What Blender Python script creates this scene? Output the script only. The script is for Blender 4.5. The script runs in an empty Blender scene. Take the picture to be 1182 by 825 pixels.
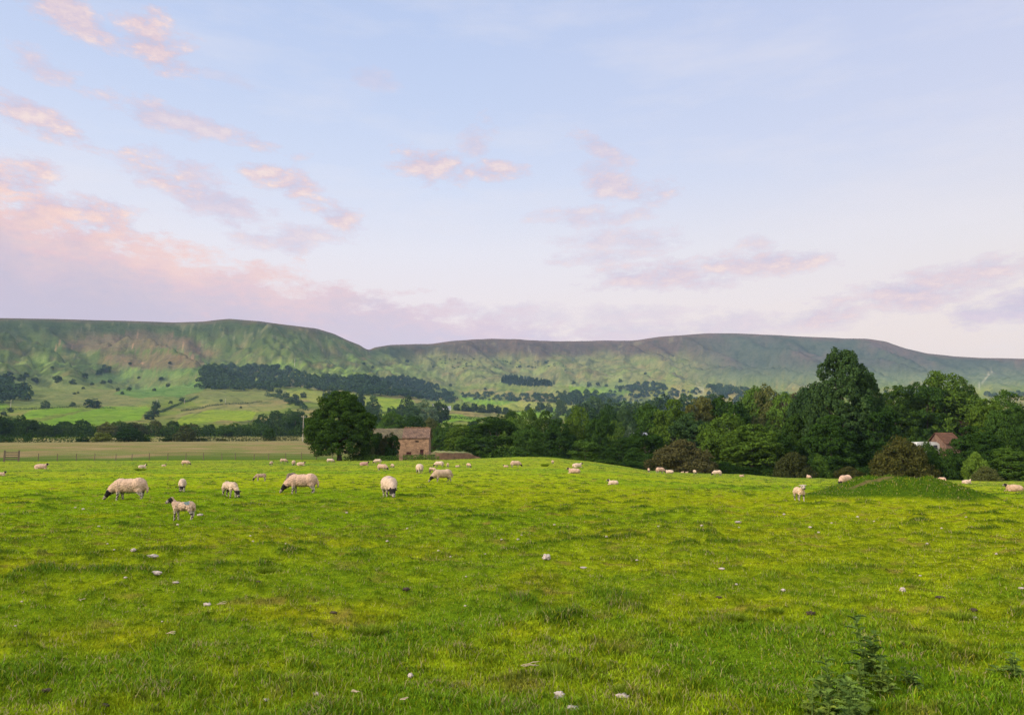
import bpy, bmesh, math, random
import numpy as np
from mathutils import Vector, Matrix, Euler
R = math.radians
rng = np.random.default_rng(7)
random.seed(7)
sc = bpy.context.scene
COL = sc.collection

# ------------------------------------------------------------------ camera
F, CX, CY, HZ, CAMH = 853.0, 591.0, 412.5, 519.0, 1.6
PITCH = math.atan((HZ - CY) / F)
cd = bpy.data.cameras.new('camera'); cam = bpy.data.objects.new('camera', cd); COL.objects.link(cam)
cam.location = (0, 0, CAMH); cam.rotation_euler = (math.pi/2 + PITCH, 0, 0)
cd.sensor_width = 36; cd.lens = F/1182*36; cd.clip_start = .1; cd.clip_end = 30000
sc.camera = cam
cp, sp = math.cos(PITCH), math.sin(PITCH)
def ray(px, py):
    "azimuth and tangent of the elevation of a view direction"
    px = np.asarray(px, float); py = np.asarray(py, float)
    u = (px-CX)/F; v = (CY-py)/F
    X = u; Y = cp - v*sp; Z = sp + v*cp
    return np.arctan2(X, Y), Z/np.hypot(X, Y)
def project(X, Y, Z):
    Z = Z-CAMH
    d = Y*cp + Z*sp
    d = np.where(d > .01, d, .01)
    v = (-Y*sp + Z*cp)/d
    return CX + F*X/d, CY - F*v

# ------------------------------------------------------------------ noise
def _h(ix, iy, seed):
    ix = ix.astype(np.uint32); iy = iy.astype(np.uint32)
    h = ix*np.uint32(374761393) + iy*np.uint32(668265263) + np.uint32((seed*1442695041) & 0xffffffff)
    h = (h ^ (h >> np.uint32(13)))*np.uint32(1274126177)
    return h ^ (h >> np.uint32(16))
def noise(x, y, seed=0):
    x = np.asarray(x, float); y = np.asarray(y, float)
    fx = np.floor(x); fy = np.floor(y); ix = fx.astype(np.int64); iy = fy.astype(np.int64)
    tx = (x-fx).astype(np.float32); ty = (y-fy).astype(np.float32)
    def g(dx, dy):
        a = (_h(ix+dx, iy+dy, seed) & np.uint32(1023)).astype(np.float32)*np.float32(2*math.pi/1024)
        return np.cos(a)*(tx-dx) + np.sin(a)*(ty-dy)
    sx = tx*tx*tx*(tx*(tx*6-15)+10); sy = ty*ty*ty*(ty*(ty*6-15)+10)
    a = g(0,0); b = g(1,0); c = g(0,1); d = g(1,1)
    return ((a+(b-a)*sx)*(1-sy) + (c+(d-c)*sx)*sy)*1.5
def fbm(x, y, o=4, seed=0, gain=.5):
    s = 0; a = 1; t = 0
    for k in range(o):
        s = s + a*noise(x*2**k + 17.3*k, y*2**k - 9.1*k, seed+k); t += a; a *= gain
    return s/t
def sstep(a, b, x):
    t = np.clip((x-a)/(b-a), 0, 1); return t*t*(3-2*t)

# ------------------------------------------------------------------ helpers
def tag(o, label=None, cat=None, group=None, kind=None):
    if label: o['label'] = label
    if cat: o['category'] = cat
    if group: o['group'] = group
    if kind: o['kind'] = kind
    return o
def empty(name, loc, rz=0, label=None, cat=None, group=None):
    o = bpy.data.objects.new(name, None); COL.objects.link(o)
    o.location = loc; o.rotation_euler = (0, 0, rz); o.empty_display_size = .2
    return tag(o, label, cat, group)
def np_mesh(name, verts, faces, smooth=False, colors=None, matidx=None):
    "verts (n,3); faces: list of int arrays (m,k)"
    me = bpy.data.meshes.new(name)
    verts = np.asarray(verts, np.float32)
    if isinstance(faces, np.ndarray): faces = [faces]
    faces = [np.asarray(f, np.int32) for f in faces if len(f)]
    nl = sum(f.size for f in faces); nf = sum(len(f) for f in faces)
    me.vertices.add(len(verts)); me.loops.add(nl); me.polygons.add(nf)
    me.vertices.foreach_set('co', verts.ravel())
    me.loops.foreach_set('vertex_index', np.concatenate([f.ravel() for f in faces]))
    st = []; off = 0
    for f in faces:
        st.append(off + np.arange(len(f))*f.shape[1]); off += f.size
    me.polygons.foreach_set('loop_start', np.concatenate(st).astype(np.int32))
    me.polygons.foreach_set('use_smooth', np.full(nf, smooth, bool))
    if matidx is not None: me.polygons.foreach_set('material_index', np.asarray(matidx, np.int32))
    me.update(calc_edges=True)
    if colors is not None:
        at = me.color_attributes.new('col', 'FLOAT_COLOR', 'POINT')
        c = np.ones((len(verts), 4), np.float32); c[:, :3] = colors
        at.data.foreach_set('color', c.ravel())
    return me
def obj(name, me, mat=None, parent=None, loc=None):
    o = bpy.data.objects.new(name, me); COL.objects.link(o)
    if mat is not None:
        for m in (mat if isinstance(mat, (list, tuple)) else [mat]): me.materials.append(m)
    if parent is not None: o.parent = parent
    if loc is not None: o.location = loc
    return o
class MB:
    "collects boxes, tubes and quads into one mesh"
    def __init__(s): s.v = []; s.f = []
    def add(s, vs, fs):
        n = len(s.v); s.v += [tuple(v) for v in vs]; s.f += [tuple(n+i for i in f) for f in fs]; return s
    def box(s, x0, x1, y0, y1, z0, z1, rz=0, c=(0,0,0), jit=0):
        vs = []
        for z in (z0, z1):
            for x, y in ((x0,y0),(x1,y0),(x1,y1),(x0,y1)):
                x += random.uniform(-jit, jit); y += random.uniform(-jit, jit); zz = z+random.uniform(-jit, jit)
                X = x*math.cos(rz)-y*math.sin(rz); Y = x*math.sin(rz)+y*math.cos(rz)
                vs.append((X+c[0], Y+c[1], zz+c[2]))
        return s.add(vs, [(0,3,2,1),(4,5,6,7),(0,1,5,4),(1,2,6,5),(2,3,7,6),(3,0,4,7)])
    def tube(s, pts, rad, n=7):
        pts = [Vector(p) for p in pts]
        if not hasattr(rad, '__len__'): rad = [rad]*len(pts)
        base = len(s.v)
        for i, p in enumerate(pts):
            d = (pts[min(i+1, len(pts)-1)]-pts[max(i-1, 0)]).normalized()
            a = d.cross(Vector((0,0,1)) if abs(d.z) < .95 else Vector((1,0,0))).normalized(); b = d.cross(a)
            for k in range(n):
                t = 2*math.pi*k/n
                s.v.append(tuple(p + (a*math.cos(t)+b*math.sin(t))*rad[i]))
        for i in range(len(pts)-1):
            for k in range(n):
                s.f.append((base+i*n+k, base+i*n+(k+1)%n, base+(i+1)*n+(k+1)%n, base+(i+1)*n+k))
        s.f.append(tuple(base+k for k in range(n))[::-1])
        s.f.append(tuple(base+(len(pts)-1)*n+k for k in range(n)))
        return s
    def build(s, name, mat, parent=None, smooth=False):
        me = bpy.data.meshes.new(name); me.from_pydata(s.v, [], s.f); me.update()
        if smooth: me.polygons.foreach_set('use_smooth', [True]*len(me.polygons))
        return obj(name, me, mat, parent)

# ------------------------------------------------------------------ materials
def mat(name):
    m = bpy.data.materials.new(name); m.use_nodes = True
    nt = m.node_tree; nt.nodes.clear()
    return m, nt, nt.nodes, nt.links
def N(nt, typ, **kw):
    n = nt.nodes.new(typ)
    for k, v in kw.items():
        if k == 'inp':
            for a, b in v.items(): n.inputs[a].default_value = b
        else: setattr(n, k, v)
    return n
def ramp(nt, fac, stops):
    r = N(nt, 'ShaderNodeValToRGB'); e = r.color_ramp.elements
    while len(e) > 1: e.remove(e[-1])
    e[0].position = stops[0][0]; e[0].color = (*stops[0][1], 1)
    for p, c in stops[1:]:
        q = e.new(p); q.color = (*c, 1)
    nt.links.new(fac, r.inputs[0]); return r.outputs[0]
def mixc(nt, a, b, fac, mode='MIX'):
    m = N(nt, 'ShaderNodeMix', data_type='RGBA', blend_type=mode)
    for s, i in ((a, 6), (b, 7)):
        if isinstance(s, tuple): m.inputs[i].default_value = (*s, 1)
        else: nt.links.new(s, m.inputs[i])
    if isinstance(fac, (int, float)): m.inputs[0].default_value = fac
    else: nt.links.new(fac, m.inputs[0])
    return m.outputs[2]
def math_(nt, op, a, b=None, c=None, clamp=False):
    m = N(nt, 'ShaderNodeMath', operation=op, use_clamp=clamp)
    for i, s in enumerate((a, b, c)):
        if s is None: continue
        if isinstance(s, (int, float)): m.inputs[i].default_value = s
        else: nt.links.new(s, m.inputs[i])
    return m.outputs[0]
def nz(nt, vec, scale, detail=4, rough=.55):
    n = N(nt, 'ShaderNodeTexNoise', inp={'Scale': scale, 'Detail': detail, 'Roughness': rough})
    if vec is not None: nt.links.new(vec, n.inputs['Vector'])
    return n.outputs['Fac']
def surf(nt, color, rough=.8, normal=None, spec=.2):
    b = N(nt, 'ShaderNodeBsdfPrincipled'); b.inputs['Roughness'].default_value = rough
    b.inputs['Specular IOR Level'].default_value = spec
    if isinstance(color, tuple): b.inputs['Base Color'].default_value = (*color, 1)
    else: nt.links.new(color, b.inputs['Base Color'])
    if normal is not None: nt.links.new(normal, b.inputs['Normal'])
    o = N(nt, 'ShaderNodeOutputMaterial'); nt.links.new(b.outputs[0], o.inputs[0]); return b
def bump(nt, h, strength, dist):
    b = N(nt, 'ShaderNodeBump', inp={'Strength': strength, 'Distance': dist}); nt.links.new(h, b.inputs['Height']); return b.outputs[0]

def ground_mat(name, near):
    m, nt, n, l = mat(name)
    at = N(nt, 'ShaderNodeAttribute', attribute_name='col'); g = N(nt, 'ShaderNodeNewGeometry')
    P = g.outputs['Position']
    if near:
        f = nz(nt, P, 9, 5, .7); f2 = nz(nt, P, 45, 3, .7)
        c = mixc(nt, at.outputs[0], ramp(nt, f, [(.3, (.45,.5,.45)), (.5, (1,1,1)), (.7, (1.35,1.2,1.2))]), 1, 'MULTIPLY')
        c = mixc(nt, c, ramp(nt, f2, [(.3, (.5,.55,.5)), (.5, (1,1,1)), (.7, (1.3,1.25,1.2))]), 1, 'MULTIPLY')
        surf(nt, c, .95, bump(nt, f, .7, .05), 0)
    else:
        f = nz(nt, P, .03, 8, .7); f2 = nz(nt, P, .4, 4, .7); f3 = nz(nt, P, .09, 6, .7)
        c = mixc(nt, at.outputs[0], ramp(nt, f, [(.32, (.70,.75,.75)), (.5, (1,1,1)), (.68, (1.25,1.13,1.08))]), 1, 'MULTIPLY')
        c = mixc(nt, c, ramp(nt, f3, [(.36, (.62,.72,.66)), (.46, (1,1,1)), (.65, (1.15,1.1,1.08))]), 1, 'MULTIPLY')
        c = mixc(nt, c, ramp(nt, f2, [(.3, (.75,.78,.75)), (.5, (1,1,1)), (.7, (1.2,1.15,1.15))]), 1, 'MULTIPLY')
        surf(nt, c, .95, bump(nt, f3, .8, 4.), .0)
    return m
def blade_mat(name, trans=.35):
    m, nt, n, l = mat(name)
    at = N(nt, 'ShaderNodeAttribute', attribute_name='col')
    d = N(nt, 'ShaderNodeBsdfDiffuse'); t = N(nt, 'ShaderNodeBsdfTranslucent')
    gl = N(nt, 'ShaderNodeBsdfGlossy', inp={'Roughness': .45, 'Color': (.8,.85,.7,1)})
    l.new(at.outputs[0], d.inputs[0]); l.new(at.outputs[0], t.inputs[0])
    mx = N(nt, 'ShaderNodeMixShader', inp={0: trans}); l.new(d.outputs[0], mx.inputs[1]); l.new(t.outputs[0], mx.inputs[2])
    m2 = N(nt, 'ShaderNodeMixShader', inp={0: .008}); l.new(mx.outputs[0], m2.inputs[1]); l.new(gl.outputs[0], m2.inputs[2])
    o = N(nt, 'ShaderNodeOutputMaterial'); l.new(m2.outputs[0], o.inputs[0]); return m
def leaf_mat(name, c, var=.35, trans=.12):
    "leaves: each leaf clump a little different, object to object too"
    m, nt, n, l = mat(name)
    g = N(nt, 'ShaderNodeNewGeometry'); oi = N(nt, 'ShaderNodeObjectInfo')
    isl = ramp(nt, g.outputs['Random Per Island'], [(0, (1-var, 1-var*.9, 1-var*.8)), (.6, (1,1,1)), (1, (1+var*1.1, 1+var*.8, 1+var*.2))])
    c1 = mixc(nt, c, isl, 1, 'MULTIPLY')
    ob = ramp(nt, oi.outputs['Random'], [(0, (.78,.82,.9)), (.5, (1,1,1)), (1, (1.3,1.14,.95))])
    c2 = mixc(nt, c1, ob, 1, 'MULTIPLY')
    d = N(nt, 'ShaderNodeBsdfDiffuse'); t = N(nt, 'ShaderNodeBsdfTranslucent')
    l.new(c2, d.inputs[0]); l.new(c2, t.inputs[0])
    mx = N(nt, 'ShaderNodeMixShader', inp={0: trans}); l.new(d.outputs[0], mx.inputs[1]); l.new(t.outputs[0], mx.inputs[2])
    o = N(nt, 'ShaderNodeOutputMaterial'); l.new(mx.outputs[0], o.inputs[0]); return m
def noisy(name, c0, c1, scale, rough=.85, bs=.4, bd=.02, obj_space=True):
    m, nt, n, l = mat(name)
    tc = N(nt, 'ShaderNodeTexCoord'); f = nz(nt, tc.outputs['Object'], scale, 5, .65)
    surf(nt, ramp(nt, f, [(.3, c0), (.7, c1)]), rough, bump(nt, f, bs, bd)); return m
def attr_mat(name, scale, bs, bd, rough=.9):
    m, nt, n, l = mat(name)
    at = N(nt, 'ShaderNodeAttribute', attribute_name='col'); tc = N(nt, 'ShaderNodeTexCoord')
    f = nz(nt, tc.outputs['Object'], scale, 4, .7)
    c = mixc(nt, at.outputs[0], ramp(nt, f, [(.3, (.72,.7,.68)), (.55, (1,1,1)), (.8, (1.15,1.15,1.15))]), 1, 'MULTIPLY')
    surf(nt, c, rough, bump(nt, f, bs, bd)); return m
def stone_mat(name, c0, c1, mortar, sx=.45, sy=.2):
    m, nt, n, l = mat(name)
    tc = N(nt, 'ShaderNodeTexCoord'); sep = N(nt, 'ShaderNodeSeparateXYZ'); l.new(tc.outputs['Object'], sep.inputs[0])
    cb = N(nt, 'ShaderNodeCombineXYZ')
    l.new(math_(nt, 'ADD', sep.outputs[0], sep.outputs[1]), cb.inputs[0]); l.new(sep.outputs[2], cb.inputs[1])
    f = nz(nt, tc.outputs['Object'], 1.1, 5, .7); f3 = nz(nt, tc.outputs['Object'], 9, 4, .7)
    wob = N(nt, 'ShaderNodeVectorMath', operation='MULTIPLY_ADD', inp={1: (.14,.14,0)}); l.new(nz_col(nt, tc.outputs['Object'], 1.7), wob.inputs[0]); l.new(cb.outputs[0], wob.inputs[2])
    b = N(nt, 'ShaderNodeTexBrick', offset=.5, squash=1, inp={'Color1': (*c0,1), 'Color2': (*c1,1), 'Mortar': (*mortar,1), 'Scale': 1.0, 'Mortar Size': .018, 'Mortar Smooth': .4, 'Brick Width': sx, 'Row Height': sy})
    l.new(wob.outputs[0], b.inputs['Vector'])
    c = mixc(nt, b.outputs[0], ramp(nt, f, [(.3, (.55,.5,.47)), (.5, (1,1,1)), (.75, (1.35,1.3,1.2))]), 1, 'MULTIPLY')
    c = mixc(nt, c, ramp(nt, f3, [(.3, (.7,.7,.7)), (.7, (1.2,1.2,1.2))]), 1, 'MULTIPLY')
    h = math_(nt, 'SUBTRACT', f3, math_(nt, 'MULTIPLY', b.outputs['Fac'], .8))
    surf(nt, c, .92, bump(nt, h, .8, .05)); return m
def nz_col(nt, vec, scale):
    n = N(nt, 'ShaderNodeTexNoise', inp={'Scale': scale, 'Detail': 2}); nt.links.new(vec, n.inputs['Vector']); return n.outputs['Color']

# ------------------------------------------------------------------ terrain
# each layer: distance polyline over the view, and height either in metres ('z') or as the line of sight it reaches ('y')
LAY = [
 ([(0, .3)], 'z', [(0, 0)]),
 ([(0, 25)], 'z', [(-250,0),(591,0),(1182,-.03),(1430,-.03)]),
 ([(0, 50)], 'z', [(-250,0),(500,0),(640,.1),(700,.02),(800,-.45),(900,-.55),(1430,-.55)]),
 ([(0, 90)], 'z', [(-250,0),(350,0),(450,.1),(500,.25),(550,.5),(600,.76),(640,.65),(680,.2),(720,-.4),(750,-.9),(800,-1.15),(860,-1.2),(900,-1.55),(1182,-1.65),(1430,-1.65)]),
 ([(0, 125)], 'z', [(-250,0),(424,0),(500,-.05),(550,-.3),(600,-.6),(640,-1.2),(700,-2.2),(900,-3.2),(1000,-2.4),(1430,-1.2)]),
 ([(0, 180)], 'z', [(-250,1.7),(200,1.7),(350,1.5),(440,.2),(500,-1.5),(600,-4),(700,-5),(900,-5),(1020,1.5),(1430,1.8)]),
 ([(0, 250)], 'y', [(-250,514),(0,512.5),(200,511.5),(350,511),(424,516),(500,523),(600,536),(700,540),(900,538),(1020,518),(1430,518)]),
 ([(0, 400)], 'y', [(-250,506),(0,505.5),(200,505),(350,505),(424,508),(500,512),(600,522),(700,528),(1430,530)]),
 ([(0, 620)], 'y', [(-250,495),(0,494),(200,494),(350,496),(424,492),(500,494),(600,499),(700,510),(1430,515)]),
 ([(0, 950)], 'y', [(-250,472),(0,470),(200,470),(350,466),(424,469),(500,474),(600,480),(700,490),(850,498),(1430,500)]),
 ([(-250,1250),(424,1300),(600,1500),(1430,1500)], 'y', [(-250,446),(0,442),(200,442),(350,447),(424,450),(500,456),(600,462),(700,466),(850,470),(1430,470)]),
 ([(-250,1600),(350,1650),(500,1900),(700,2100),(1430,2200)], 'y', [(-250,408),(0,408),(150,412),(300,412),(400,424),(500,436),(600,446),(700,450),(850,452),(1000,452),(1182,455),(1430,455)]),
 ([(-250,1780),(350,1850),(500,2250),(700,2500),(1430,2650)], 'y', [(-250,386),(0,385),(150,388),(300,386),(380,400),(432,413),(500,416),(600,420),(700,420),(850,420),(1000,420),(1060,430),(1182,434),(1430,434)]),
 ([(-250,2000),(350,2100),(424,2300),(500,2600),(700,2900),(1430,3200)], 'y',
   [(-250,366),(0,367),(60,368),(140,370),(200,372),(235,371),(252,369),(265,368),(300,371),(340,376),(365,379),(385,385),(402,393),(415,398),(421,402),(426,404),(432,401),(450,398),(480,397),(497,397),(520,394),(545,392),(570,391),(600,393),(640,394),(700,393.5),(730,393.5),(760,389),(800,386),(820,384.5),(850,385),(900,387),(960,390),(1000,391),(1022,394),(1045,402),(1070,408),(1100,411),(1130,413),(1182,414),(1430,416)]),
 ([(-250,3300),(1430,4200)], 'y', [(-250,385),(424,418),(1430,430)]),
 ([(0, 5300)], 'y', [(0, 470),(1430,470)]),
]
def px_az(px): return ray(px, HZ)[0]
def layer_nodes(az):
    rs, zs = [], []
    for rr, mode, pts in LAY:
        ra = np.interp(az, [float(px_az(p[0])) for p in rr], [p[1] for p in rr])
        if mode == 'z':
            z = np.interp(az, [float(px_az(p[0])) for p in pts], [p[1] for p in pts])
        else:
            a, t = ray([p[0] for p in pts], [p[1] for p in pts])
            # the azimuth of a sight line barely depends on its height; sampled where it is
            z = CAMH + ra*np.interp(az, a, t)
        rs.append(ra); zs.append(z)
    return np.array(rs), np.array(zs)
def smooth_cols(Z, k):
    ker = np.hanning(2*k+3)[1:-1]; ker /= ker.sum()
    P = np.pad(Z, ((0,0),(k,k)), mode='edge')
    return np.apply_along_axis(lambda c: np.convolve(c, ker, 'valid'), 1, P)
NF = 1500
az_f = np.linspace(-R(46), R(46), NF)
az_b = np.linspace(R(46), 2*math.pi-R(46), 62)[1:-1]
RR = np.concatenate([np.exp(np.arange(math.log(1.2), math.log(3.2), .05)), np.exp(np.arange(math.log(3.2), math.log(130), .0062)), np.exp(np.arange(math.log(130), math.log(5300), .0085)), [5300.]])
def pchip(xs, ys, xq):
    "monotone cubic per column: xs, ys (K,n), xq (m,) -> (m,n)"
    K, n = xs.shape
    h = np.diff(xs, axis=0); dl = np.diff(ys, axis=0)/h
    d = np.zeros_like(ys)
    w1 = 2*h[1:]+h[:-1]; w2 = h[1:]+2*h[:-1]
    same = (dl[:-1]*dl[1:]) > 0
    with np.errstate(divide='ignore', invalid='ignore'):
        d[1:-1] = np.where(same, (w1+w2)/(w1/dl[:-1]+w2/dl[1:]), 0)
    d[0] = dl[0]; d[-1] = dl[-1]
    out = np.empty((len(xq), n))
    for j in range(n):
        i = np.clip(np.searchsorted(xs[:, j], xq)-1, 0, K-2)
        hh = h[i, j]; t = np.clip((xq-xs[i, j])/hh, 0, 1)
        out[:, j] = (2*t**3-3*t**2+1)*ys[i,j] + (t**3-2*t**2+t)*hh*d[i,j] + (-2*t**3+3*t**2)*ys[i+1,j] + (t**3-t**2)*hh*d[i+1,j]
    return out
xs, zs = layer_nodes(az_f)
zs[:-3] = smooth_cols(zs[:-3], 22); zs[-3] = smooth_cols(zs[-3:-2], 3)[0]
Z0 = pchip(xs, zs, RR)
X = RR[:, None]*np.sin(az_f)[None, :]; Y = RR[:, None]*np.cos(az_f)[None, :]
RG = np.broadcast_to(RR[:, None], X.shape)
def mound(x, y):
    "the low grassy mound to the right"
    cx, cy = 13.6, 26.0
    dx = x-cx; dy = (y-cy)
    wob = 1+.16*noise(np.arctan2(dy, dx)*1.3, 0*dx+3, 93)
    a = np.where(dx < 0, 2.45, 1.95)*wob
    q = (dx/a)**2 + (dy/(2.8*wob))**2
    h = .68*np.exp(-q**1.5*1.0)
    return h*(1+.26*fbm(x*.9+4, y*.9, 3, 92))*(1+.12*noise(x*1.3, y*1.3, 91)) + .16*np.exp(-((x-10.3)/1.6)**2-((y-24.8)/1.3)**2)
def tuss(x, y):
    t = fbm(x*1.25, y*1.6, 3, 40)
    big = sstep(.10, .42, t)*(.55+.45*sstep(-.3, .3, noise(x*.23, y*.23, 44)))
    return np.maximum(big, .55*sstep(.12, .42, fbm(x*3.6, y*4.4, 2, 47))*(1-sstep(14, 40, np.hypot(x, y))))
def pasture_relief(x, y, r):
    k = 1/(1+(r/70)**2)
    return (fbm(x*.22, y*.22, 3, 31)*.09 + fbm(x*.9, y*.9, 3, 35)*.07*k + fbm(x*3.2, y*3.2, 2, 37)*.022*k + tuss(x, y)*.075*k)*sstep(1, 4, r)
steep = sstep(1150, 1500, RG)*(1-sstep(.93, 1.0, RG/xs[-3][None, :]))*(1-sstep(1.0, 1.1, RG/xs[-3][None, :]))
arc = az_f[None, :]*2400
gul = 1-np.abs(fbm((arc+.45*RG)/170, RG/900, 3, 60))*2.2
gul2 = 1-np.abs(fbm((arc-.15*RG)/60, RG/420, 3, 66))*2.2
mid = sstep(260, 500, RG)*(1-steep)
Z = Z0 + pasture_relief(X, Y, RG)*(RG < 300)
Z += mound(X, Y)
ridge_edge = 1-sstep(.96, 1.0, RG/xs[-3][None, :])
lf = 1-sstep(R(-14), R(-4), az_f)[None, :]
fold = fbm((arc+.5*RG)/330, RG/1300, 2, 68)
Z += steep*(fold*62 + (-gul*24*(1+.3*lf)) + 4 - gul2*7 + fbm(X/150, Y/150, 5, 70)*34*(.3+.7*lf) + fbm(X/38, Y/38, 4, 78)*(3+6*lf))
rgt = sstep(R(4), R(16), az_f)[None, :]
gul3 = np.maximum(0, 1-np.abs(fbm((arc+.85*RG)/210, RG/1500, 2, 64))*3.6)
Z -= steep*rgt*gul3*75
Z += sstep(500, 900, RG)*(1-steep)*ridge_edge*fbm(X/130, Y/130, 4, 75)*7
def gidx(az, r):
    ai = (np.asarray(az)-az_f[0])/(az_f[1]-az_f[0])
    ri = np.interp(r, RR, np.arange(len(RR)))
    return np.clip(ai, 0, NF-1.001), np.clip(ri, 0, len(RR)-1.001)
def H(x, y):
    ai, ri = gidx(np.arctan2(x, y), np.hypot(x, y))
    a = ai.astype(int); b = ri.astype(int); fa = ai-a; fb = ri-b
    return (Z[b,a]*(1-fa)+Z[b,a+1]*fa)*(1-fb) + (Z[b+1,a]*(1-fa)+Z[b+1,a+1]*fa)*fb
def hit(px, py, rmin=2.):
    "where a line of sight meets the ground"
    a, t = ray(px, py)
    ai, _ = gidx(a, 1); i = int(round(float(ai)))
    f = Z[:, i] - (CAMH + RR*float(t))
    k = np.where((f >= 0) & (RR > rmin))[0]
    r = RR[k[0]] if len(k) else 4000.
    if len(k) and k[0] > 0 and RR[k[0]-1] > rmin:
        f0, f1 = f[k[0]-1], f[k[0]]
        r = RR[k[0]-1] + (RR[k[0]]-RR[k[0]-1])*(-f0)/(f1-f0+1e-9)
    x = r*math.sin(a); y = r*math.cos(a)
    return x, y, float(H(x, y)), r
def at_r(px, r):
    a = float(px_az(px)); x = r*math.sin(a); y = r*math.cos(a)
    return x, y, float(H(x, y))

# ---- colour of the land cover (albedo)
def inpoly(x, y, poly):
    c = np.zeros(x.shape, bool); n = len(poly)
    for i in range(n):
        x0, y0 = poly[i]; x1, y1 = poly[(i+1) % n]
        if y0 == y1: continue
        c ^= ((y0 > y) != (y1 > y)) & (x < (x1-x0)*(y-y0)/(y1-y0)+x0)
    return c
def lerp(a, b, t): return a + (np.asarray(b)-a)*t[..., None]
def path_d(x, y): return np.abs(y-(25.05+.36*(x-11.6)+.22*noise(x*1.3, 0*x, 5)))
def pasture_col(x, y):
    base = np.broadcast_to(np.array([.232,.295,.006]), x.shape+(3,)).copy()
    big = fbm(x*.05, y*.08, 3, 10)
    base = lerp(base, [.155,.250,.006], sstep(-.15, .35, big))
    base = lerp(base, [.285,.300,.007], sstep(.05, .4, fbm(x*.35, y*.5, 3, 14))*.5)
    base = base*(1+.42*np.clip(fbm(x*3.1, y*4.2, 3, 17)*1.6, -1, 1))[..., None]
    base = lerp(base, [.23,.165,.04], sstep(.22, .45, fbm(x*1.5, y*2., 3, 19))*.6)
    t = tuss(x, y)
    base = lerp(base, [.035,.080,.006], t*.85)
    near = 1-sstep(5, 17, np.hypot(x, y))
    base = lerp(base, [.098,.192,.007], near*sstep(-.35, .2, fbm(x*.6, y*.6, 3, 23))*.85)
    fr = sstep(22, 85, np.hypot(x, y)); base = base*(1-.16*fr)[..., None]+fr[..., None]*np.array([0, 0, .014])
    m = mound(x, y)
    base = lerp(base, [.040,.092,.006], sstep(.05, .18, m)*.92)  # mound coloured darker green all over, standing in for its shaded front
    # trodden earth along the crest of the mound
    d = path_d(x, y)
    path = (1-sstep(.08, .3, d))*sstep(10.9, 11.6, x)*(1-sstep(14.3, 15.0, x))
    base = lerp(base, [.15,.11,.05], path*.8)
    return base
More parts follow.
